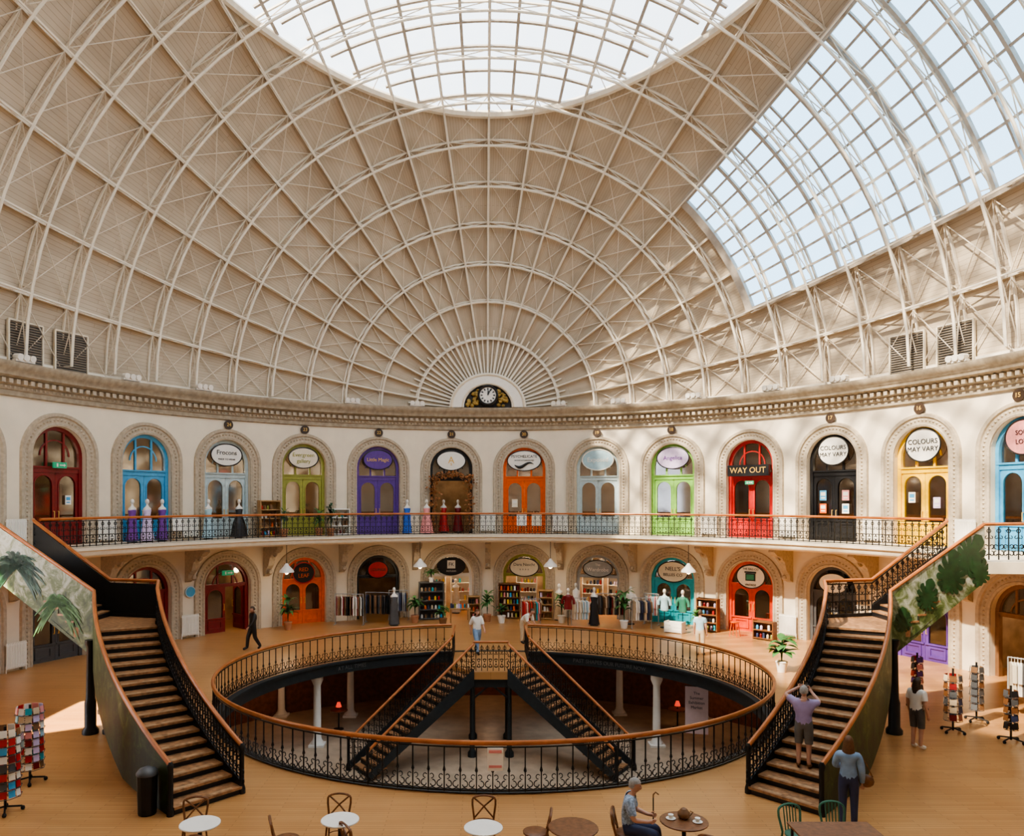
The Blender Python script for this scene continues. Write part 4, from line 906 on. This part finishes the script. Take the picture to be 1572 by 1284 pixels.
def table(label,P,rad,mt):
    r=thing('cafe_table',label,'table',P)
    m=MB(); m.lathe([(rad-.01,.72),(rad,.73),(rad,.745),(rad-.01,.75),(0,.75)],n=28); m.build('table_top',mt,r)
    m=MB(); m.tube([(0,0,.03),(0,0,.72)],.035,8); m.build('column',IRON,r); m=MB(); m.lathe([(.22,0),(.21,.02),(.05,.05)],n=16); m.build('base',IRON,r)
TP=[(307,1264,.32,WHITE,'round white cafe table at the bottom left'),(522,1258,.31,WHITE,'round white cafe table with two chairs, second from left'),(742,1270,.31,WHITE,'round white cafe table at the bottom centre'),(880,1270,.4,WOODM,'round dark wooden cafe table at bottom centre right'),(1050,1260,.39,WOODM,'round dark cafe table before the seated man')]
for px,py,rd,mt,l in TP: P=at(px,py,.75); P.z=0; table(l,P,rd,mt)
def ch(px,py,rz,l,mt=WOODM,green=False):
    P=at(px,py,.86); P.z=0; chair(l,P,rz,mt,green)
ch(297,1230,.2,'bentwood chair behind the leftmost white table'); ch(322,1270,pi-.3,'bentwood chair nearest camera at the leftmost white table')
ch(517,1225,0,'bentwood chair behind the second white table'); ch(552,1256,2.2,'bentwood chair right of the second white table'); ch(440,1250,1.9,'bentwood chair alone between two white tables')
ch(743,1228,0,'bentwood chair behind the bottom centre white table'); ch(822,1240,-1.7,'bentwood chair left of the dark centre table'); ch(1100,1272,2.5,'bentwood chair right of the seated mans table')
ch(1225,1244,.2,'green metal chair left behind the dark rectangular table',CHAIRG,True); ch(1285,1240,-.1,'green metal chair right behind the dark rectangular table',CHAIRG,True)
P=at(1280,1272,.75); P.z=0; r=thing('cafe_table','dark rectangular cafe table at the bottom right','table',P); m=MB(); m.box((0,-.05,.735),(1.3,.6,.03)); m.build('table_top',WOODM,r)
for x in(-.58,.58):
    for y in(-.3,.2): m=MB(); m.tube([(x,y,0),(x,y,.72)],.022,6); m.build('leg',IRON,r)
tp=at(1050,1260,.75)
r=thing('teapot','brown round pot on the dark table before the seated man','pot',tp+V((.02,.08,.0))); m=MB(); m.lathe([(.06,0),(.1,.04),(.1,.1),(.06,.14)],n=14); m.build('body',BROWN,r,True); m=MB(); m.lathe([(.065,.14),(.05,.16),(.012,.18)],n=12); m.build('lid',BROWN,r); m=MB(); m.tube([(.1,0,.04),(.15,0,.1),(.1,0,.12)],.01,5); m.build('handle',BROWN,r)
for i,(dx,dy,l) in enumerate(((-.2,.06,'white cup on saucer nearest the seated man'),(.2,-.08,'white cup on saucer on the far right of the dark table'))):
    r=thing('cup_and_saucer',l,'cup',tp+V((dx,dy,0))); m=MB(); m.lathe([(.05,0),(.08,.012),(.08,.016)],n=14); m.build('saucer',WHITE,r); m=MB(); m.lathe([(.025,.012),(.042,.05),(.045,.075)],n=12); m.build('cup',WHITE,r)
# ---------------------------------------------------------------- people
def person(label,P,rz,J=None,sc=1.,shirt=WHITE,legs=NAVY,skin=SKIN,hair=HAIRB,shoe=BLACK,short=False,sleeve=.65,long=False,face=0.,slim=1.):
    D_={'pel':(0,0,.95),'spi':(0,0,1.13),'che':(0,.01,1.32),'nec':(0,.01,1.46),'hea':(0,-.01,1.55)}
    for sg,n in((-1,'L'),(1,'R')):
        D_.update({'sho'+n:(sg*.175,.01,1.39),'elb'+n:(sg*.23,.03,1.12),'wri'+n:(sg*.24,-.05,.88),'han'+n:(sg*.24,-.07,.80),'hip'+n:(sg*.09,0,.9),'kne'+n:(sg*.1,-.02,.5),'ank'+n:(sg*.1,.02,.09),'toe'+n:(sg*.12,-.14,.035)})
    if J: D_.update(J)
    RR={'pel':(.15,.11),'spi':(.13,.1),'che':(.15,.105),'nec':(.055,.055),'hea':(.06,.06),'sho':(.07,.07),'elb':(.047,.047),'wri':(.03,.03),'han':(.035,.022),'hip':(.098,.098),'kne':(.063,.063),'ank':(.042,.042),'toe':(.038,.03)}
    ks=list(D_.keys()); ix={k:i for i,k in enumerate(ks)}
    ed=[('pel','spi'),('spi','che'),('che','nec'),('nec','hea')]
    for n in 'LR': ed+=[('che','sho'+n),('sho'+n,'elb'+n),('elb'+n,'wri'+n),('wri'+n,'han'+n),('pel','hip'+n),('hip'+n,'kne'+n),('kne'+n,'ank'+n),('ank'+n,'toe'+n)]
    me=bpy.data.meshes.new('p'); me.from_pydata([D_[k] for k in ks],[(ix[a],ix[b]) for a,b in ed],[])
    ob=bpy.data.objects.new('p',me); COL.objects.link(ob); ob.modifiers.new('s','SKIN'); sd=ob.modifiers.new('d','SUBSURF'); sd.levels=2
    for k in ks: sv=me.skin_vertices[0].data[ix[k]]; sv.radius=tuple(r*slim for r in RR[k[:3]]); sv.use_root=(k=='pel')
    bpy.context.view_layer.update()
    bme=bpy.data.meshes.new_from_object(ob.evaluated_get(bpy.context.evaluated_depsgraph_get())); bpy.data.objects.remove(ob)
    vs=[v.co.copy() for v in bme.vertices]; ns=[v.normal.copy() for v in bme.vertices]; fs=[list(p.vertices) for p in bme.polygons]; cs=[p.center.copy() for p in bme.polygons]
    root=thing('person',label,'person',P,rz); root.scale=(sc,sc,sc)
    body=MB(); body.add(vs,fs)
    hc=V(D_['hea'])+V((0,-.01,.075)); R=Matrix.Rotation(face,3,'Z')
    hd=MB(); hd.sph((0,0,0),1,14,10); q=[]
    for v in hd.v:
        x,y,z=v
        if z<0: x*=1+.28*z; y*=1+.1*z
        yy=y*.098
        if y<-.75 and abs(x)<.22 and -.35<z<.1: yy-=.022
        if y<-.8 and -.75<z<-.5: yy-=.008
        q.append(hc+R@V((x*.077,yy,z*.118)))
    body.add(q,hd.f)
    for sg in(-1,1): body.sph(hc+R@V((sg*.078,.01,-.01)),(.012,.022,.03),6,4)
    for n in 'LR':
        w,h=V(D_['wri'+n]),V(D_['han'+n]); d=(h-w).normalized(); a=d.cross(V((0,1,0)));
        if a.length<.2: a=d.cross(V((1,0,0)))
        a.normalize(); c2=a.cross(d)
        for i,(o,L) in enumerate(((-.027,.06),(-.009,.072),(.009,.068),(.027,.052))):
            b=h+a*o; body.tube([b,b+d*L*.6,b+d*L*.95+c2*.02],[.01,.009,.007],5)
        b=w.lerp(h,.55)-a*.025; body.tube([b,b-a*.025+d*.025,b-a*.028+d*.06],[.012,.01,.008],5)
    body.build('body',skin,root,True)
    seg=[(a,b,V(D_[a]),V(D_[b])) for a,b in ed]; reg={'shirt':[],'trousers':[],'shoe':[]}
    for i,c in enumerate(cs):
        best=None
        for a,b,p,q2 in seg:
            d=q2-p; u=max(0,min(1,(c-p).dot(d)/d.length_squared)); ds=(c-(p+d*u)).length-.5*(RR[a[:3]][0]*(1-u)+RR[b[:3]][0]*u)
            if best is None or ds<best[0]: best=(ds,a[:3],b[:3],u)
        _,a,b,u=best
        if a in('spi',) or (a=='che' and (b=='sho' or u<.75)) or (a=='pel' and b=='spi' and u>.1) or (a=='sho' and u<sleeve) or (a=='elb' and sleeve>=1): reg['shirt'].append(i)
        elif (a=='pel') or (a=='hip' and (not short or u<.9)) or (a=='kne' and not short): reg['trousers'].append(i)
        elif a=='ank' or (a=='kne' and u>.95): reg['shoe'].append(i)
    for nm,mt,of in(('shirt',shirt,.022),('trousers',legs,.02),('shoes',shoe,.012)):
        L=reg['shoe' if nm=='shoes' else nm]; mp={}; m=MB()
        for i in L:
            f=[]
            for vi in fs[i]:
                if vi not in mp: mp[vi]=len(m.v); m.v.append(vs[vi]+ns[vi]*of)
                f.append(mp[vi])
            m.f.append(f)
        if m.f: m.build(nm,mt,root,True)
    m=MB(); h=MB(); h.sph((0,0,0),1,14,10)
    keep=[]
    for v in h.v: keep.append(v.z>.25 or (v.y>-.1 and v.z>-.45) or (long and v.y>-.25))
    m.v=[hc+R@V((v.x*.09,v.y*.108+.006,v.z*.126+.006)) for v in h.v]; m.f=[f for f in h.f if all(keep[i] for i in f)]
    if long: m.strip([[hc+R@V((w*cos(g),.045+d*sin(g),z)) for g in [-.35+(pi+.7)*i/10 for i in range(11)]] for z,w,d in ((.05,.088,.075),(-.05,.1,.085),(-.15,.115,.09),(-.25,.11,.085),(-.31,.075,.06))])
    m.build('hair',hair,root,True)
    for sg in(-1,1): m=MB(); m.sph(hc+R@V((sg*.03,-.085,.008)),(.011,.012,.008),6,4); m.build('eye',BLACK,root)
    m=MB(); m.sph(hc+R@V((0,-.088,-.06)),(.024,.008,.006),6,4); m.build('mouth',MAROON,root)
    return root
walk={'kneL':(-.09,-.16,.52),'ankL':(-.09,-.2,.1),'toeL':(-.1,-.36,.05),'kneR':(.09,.06,.5),'ankR':(.09,.28,.14),'toeR':(.1,.18,.04),'elbL':(-.22,.14,1.14),'wriL':(-.22,.1,.9),'hanL':(-.22,.08,.82),'elbR':(.22,-.08,1.12),'wriR':(.2,-.24,.96),'hanR':(.19,-.3,.9)}
person('person in black clothes walking past the maroon doorway',at(388,998),-.9,walk,1.,BLACK,BLACK,hair=HAIRB,sleeve=1)
person('person in white top and blue jeans walking at the top of the basement stair',V((-.5,29.9,.01)),.5,walk,1.,WHITE,DENIM,hair=HAIRL,sleeve=.9,long=True)
bend={'spi':(0,-.1,1.1),'che':(0,-.26,1.2),'nec':(0,-.38,1.26),'hea':(0,-.46,1.3),'shoL':(-.175,-.3,1.2),'shoR':(.175,-.3,1.2),'elbL':(-.2,-.36,.95),'elbR':(.2,-.36,.95),'wriL':(-.14,-.52,.85),'wriR':(.14,-.52,.85),'hanL':(-.12,-.58,.82),'hanR':(.12,-.58,.82)}
person('person in white shirt bending over beside the basement stair landing',at(803,988),.9,bend,1.,WHITE,BEIGE,hair=HAIRB,sleeve=.9)
person('person in pale blue top standing before the wooden shelf unit',at(1075,1006),2.6,None,1.,PBLUE,BEIGE,hair=HAIRB,sleeve=.5)
cam={'elbL':(-.30,-.14,1.40),'wriL':(-.13,-.28,1.56),'hanL':(-.08,-.3,1.63),'elbR':(.38,-.1,1.50),'wriR':(.17,-.27,1.62),'hanR':(.09,-.3,1.66)}
P=V((5.6,15.1,0))+V((4,5.2,0))*.148+V((.1,-.08,0)); P.z=2.65/17*3
person('person in lavender shirt and grey shorts raising a camera on the right staircase',P,pi-.5,cam,.97,LAV,SGREY,hair=HAIRG,short=True,shoe=BROWN)
r=thing('camera','small black camera held up by the person on the right staircase','camera',P+Matrix.Rotation(pi-.5,3,'Z')@V((0,-.32,1.60)),pi-.5); m=MB(); m.box((0,0,0),(.13,.06,.09)); m.build('camera_body',BLACK,r); m=MB(); m.tube([(0,-.03,0),(0,-.08,0)],.03,10); m.build('lens',DGREY,r)
WP=V((6.38,14.05,0)); person('long haired person in denim blue top and dark trousers at the foot of right staircase',WP,2.7,{'elbR':(.24,-.06,1.14),'wriR':(.12,-.22,1.1),'hanR':(.05,-.26,1.1)},.95,DENIM,NAVY,hair=HAIRL,sleeve=1,long=True,slim=.92)
r=thing('shoulder_bag','dark brown shoulder bag worn by the person in denim blue top','bag',WP+V((.30,-.06,.86)),2.7); m=MB(); m.sph((0,0,0),(.13,.06,.12),10,6); m.box((0,-.05,.02),(.18,.02,.1)); m.build('pouch',WOODM,r,True); m=MB(); m.tube([(-.1,0,.08),(.0,.0,.3),(.12,.0,.5),(.14,.04,.3),(.1,0,.08)],.012,5); m.build('strap',WOODM,r)
person('person in white top and dark shorts standing right of the right staircase',at(1408,1150),2.0,None,.98,WHITE,DGREY,hair=HAIRB,short=True,sleeve=.6,long=True,shoe=WHITE)
sit={'pel':(0,.05,.55),'spi':(0,.06,.74),'che':(0,.02,.94),'nec':(0,-.02,1.08),'hea':(0,-.06,1.17)}
for sg,n in((-1,'L'),(1,'R')): sit.update({'sho'+n:(sg*.18,.02,1.01),'elb'+n:(sg*.25,-.06,.76),'wri'+n:(sg*.16,-.28,.72),'han'+n:(sg*.13,-.36,.73),'hip'+n:(sg*.1,.02,.53),'kne'+n:(sg*.13,-.42,.52),'ank'+n:(sg*.12,-.44,.1),'toe'+n:(sg*.13,-.6,.035)})
sp=V((2.15,12.75,0)); person('person with grey hair in checked blue shirt seated at the dark cafe table',sp,pi/2-.25,sit,1.,CHECK,NAVY,hair=HAIRG,sleeve=.75)
chair('bentwood chair under the seated man',sp+V((-.05,0,0)),pi/2-.25)
r=thing('walking_stick','thin black walking stick upright beside the seated man','stick',sp+V((.42,.22,0))); m=MB(); m.tube([(0,0,0),(0,0,.95)],.011,6); m.build('shaft',BLACK,r); m=MB(); m.tube([(0,0,.95),(0,0,1.0),(.04,0,1.04),(.09,0,1.0)],.013,6); m.build('handle',BROWN,r)
# ---------------------------------------------------------------- light and camera
w=bpy.data.worlds.new('sky'); S.world=w; w.use_nodes=True; n=w.node_tree.nodes; bg=n['Background']; bg.inputs[0].default_value=(.85,.91,1.,1); bg.inputs[1].default_value=6.0
su=bpy.data.lights.new('sun','SUN'); su.energy=38; su.angle=.02; su.color=(1,.83,.62); so=bpy.data.objects.new('sun',su); COL.objects.link(so); so.rotation_euler=V((10,6.5,-12.5)).to_track_quat('-Z','Y').to_euler(); so.location=(0,20,60)
try:
    S.view_settings.view_transform='AgX'; S.view_settings.look='AgX - Medium High Contrast'
except Exception: pass
ca=bpy.data.cameras.new('camera'); co=bpy.data.objects.new('viewpoint',ca); COL.objects.link(co); co.location=(CX,0,CZ); co.rotation_euler=(pi/2,0,0)
ca.sensor_width=36; ca.lens=36*F/1572; ca.shift_x=(786-VX)/1572; ca.shift_y=(HY-642)/1572; ca.clip_end=500
S.camera=co
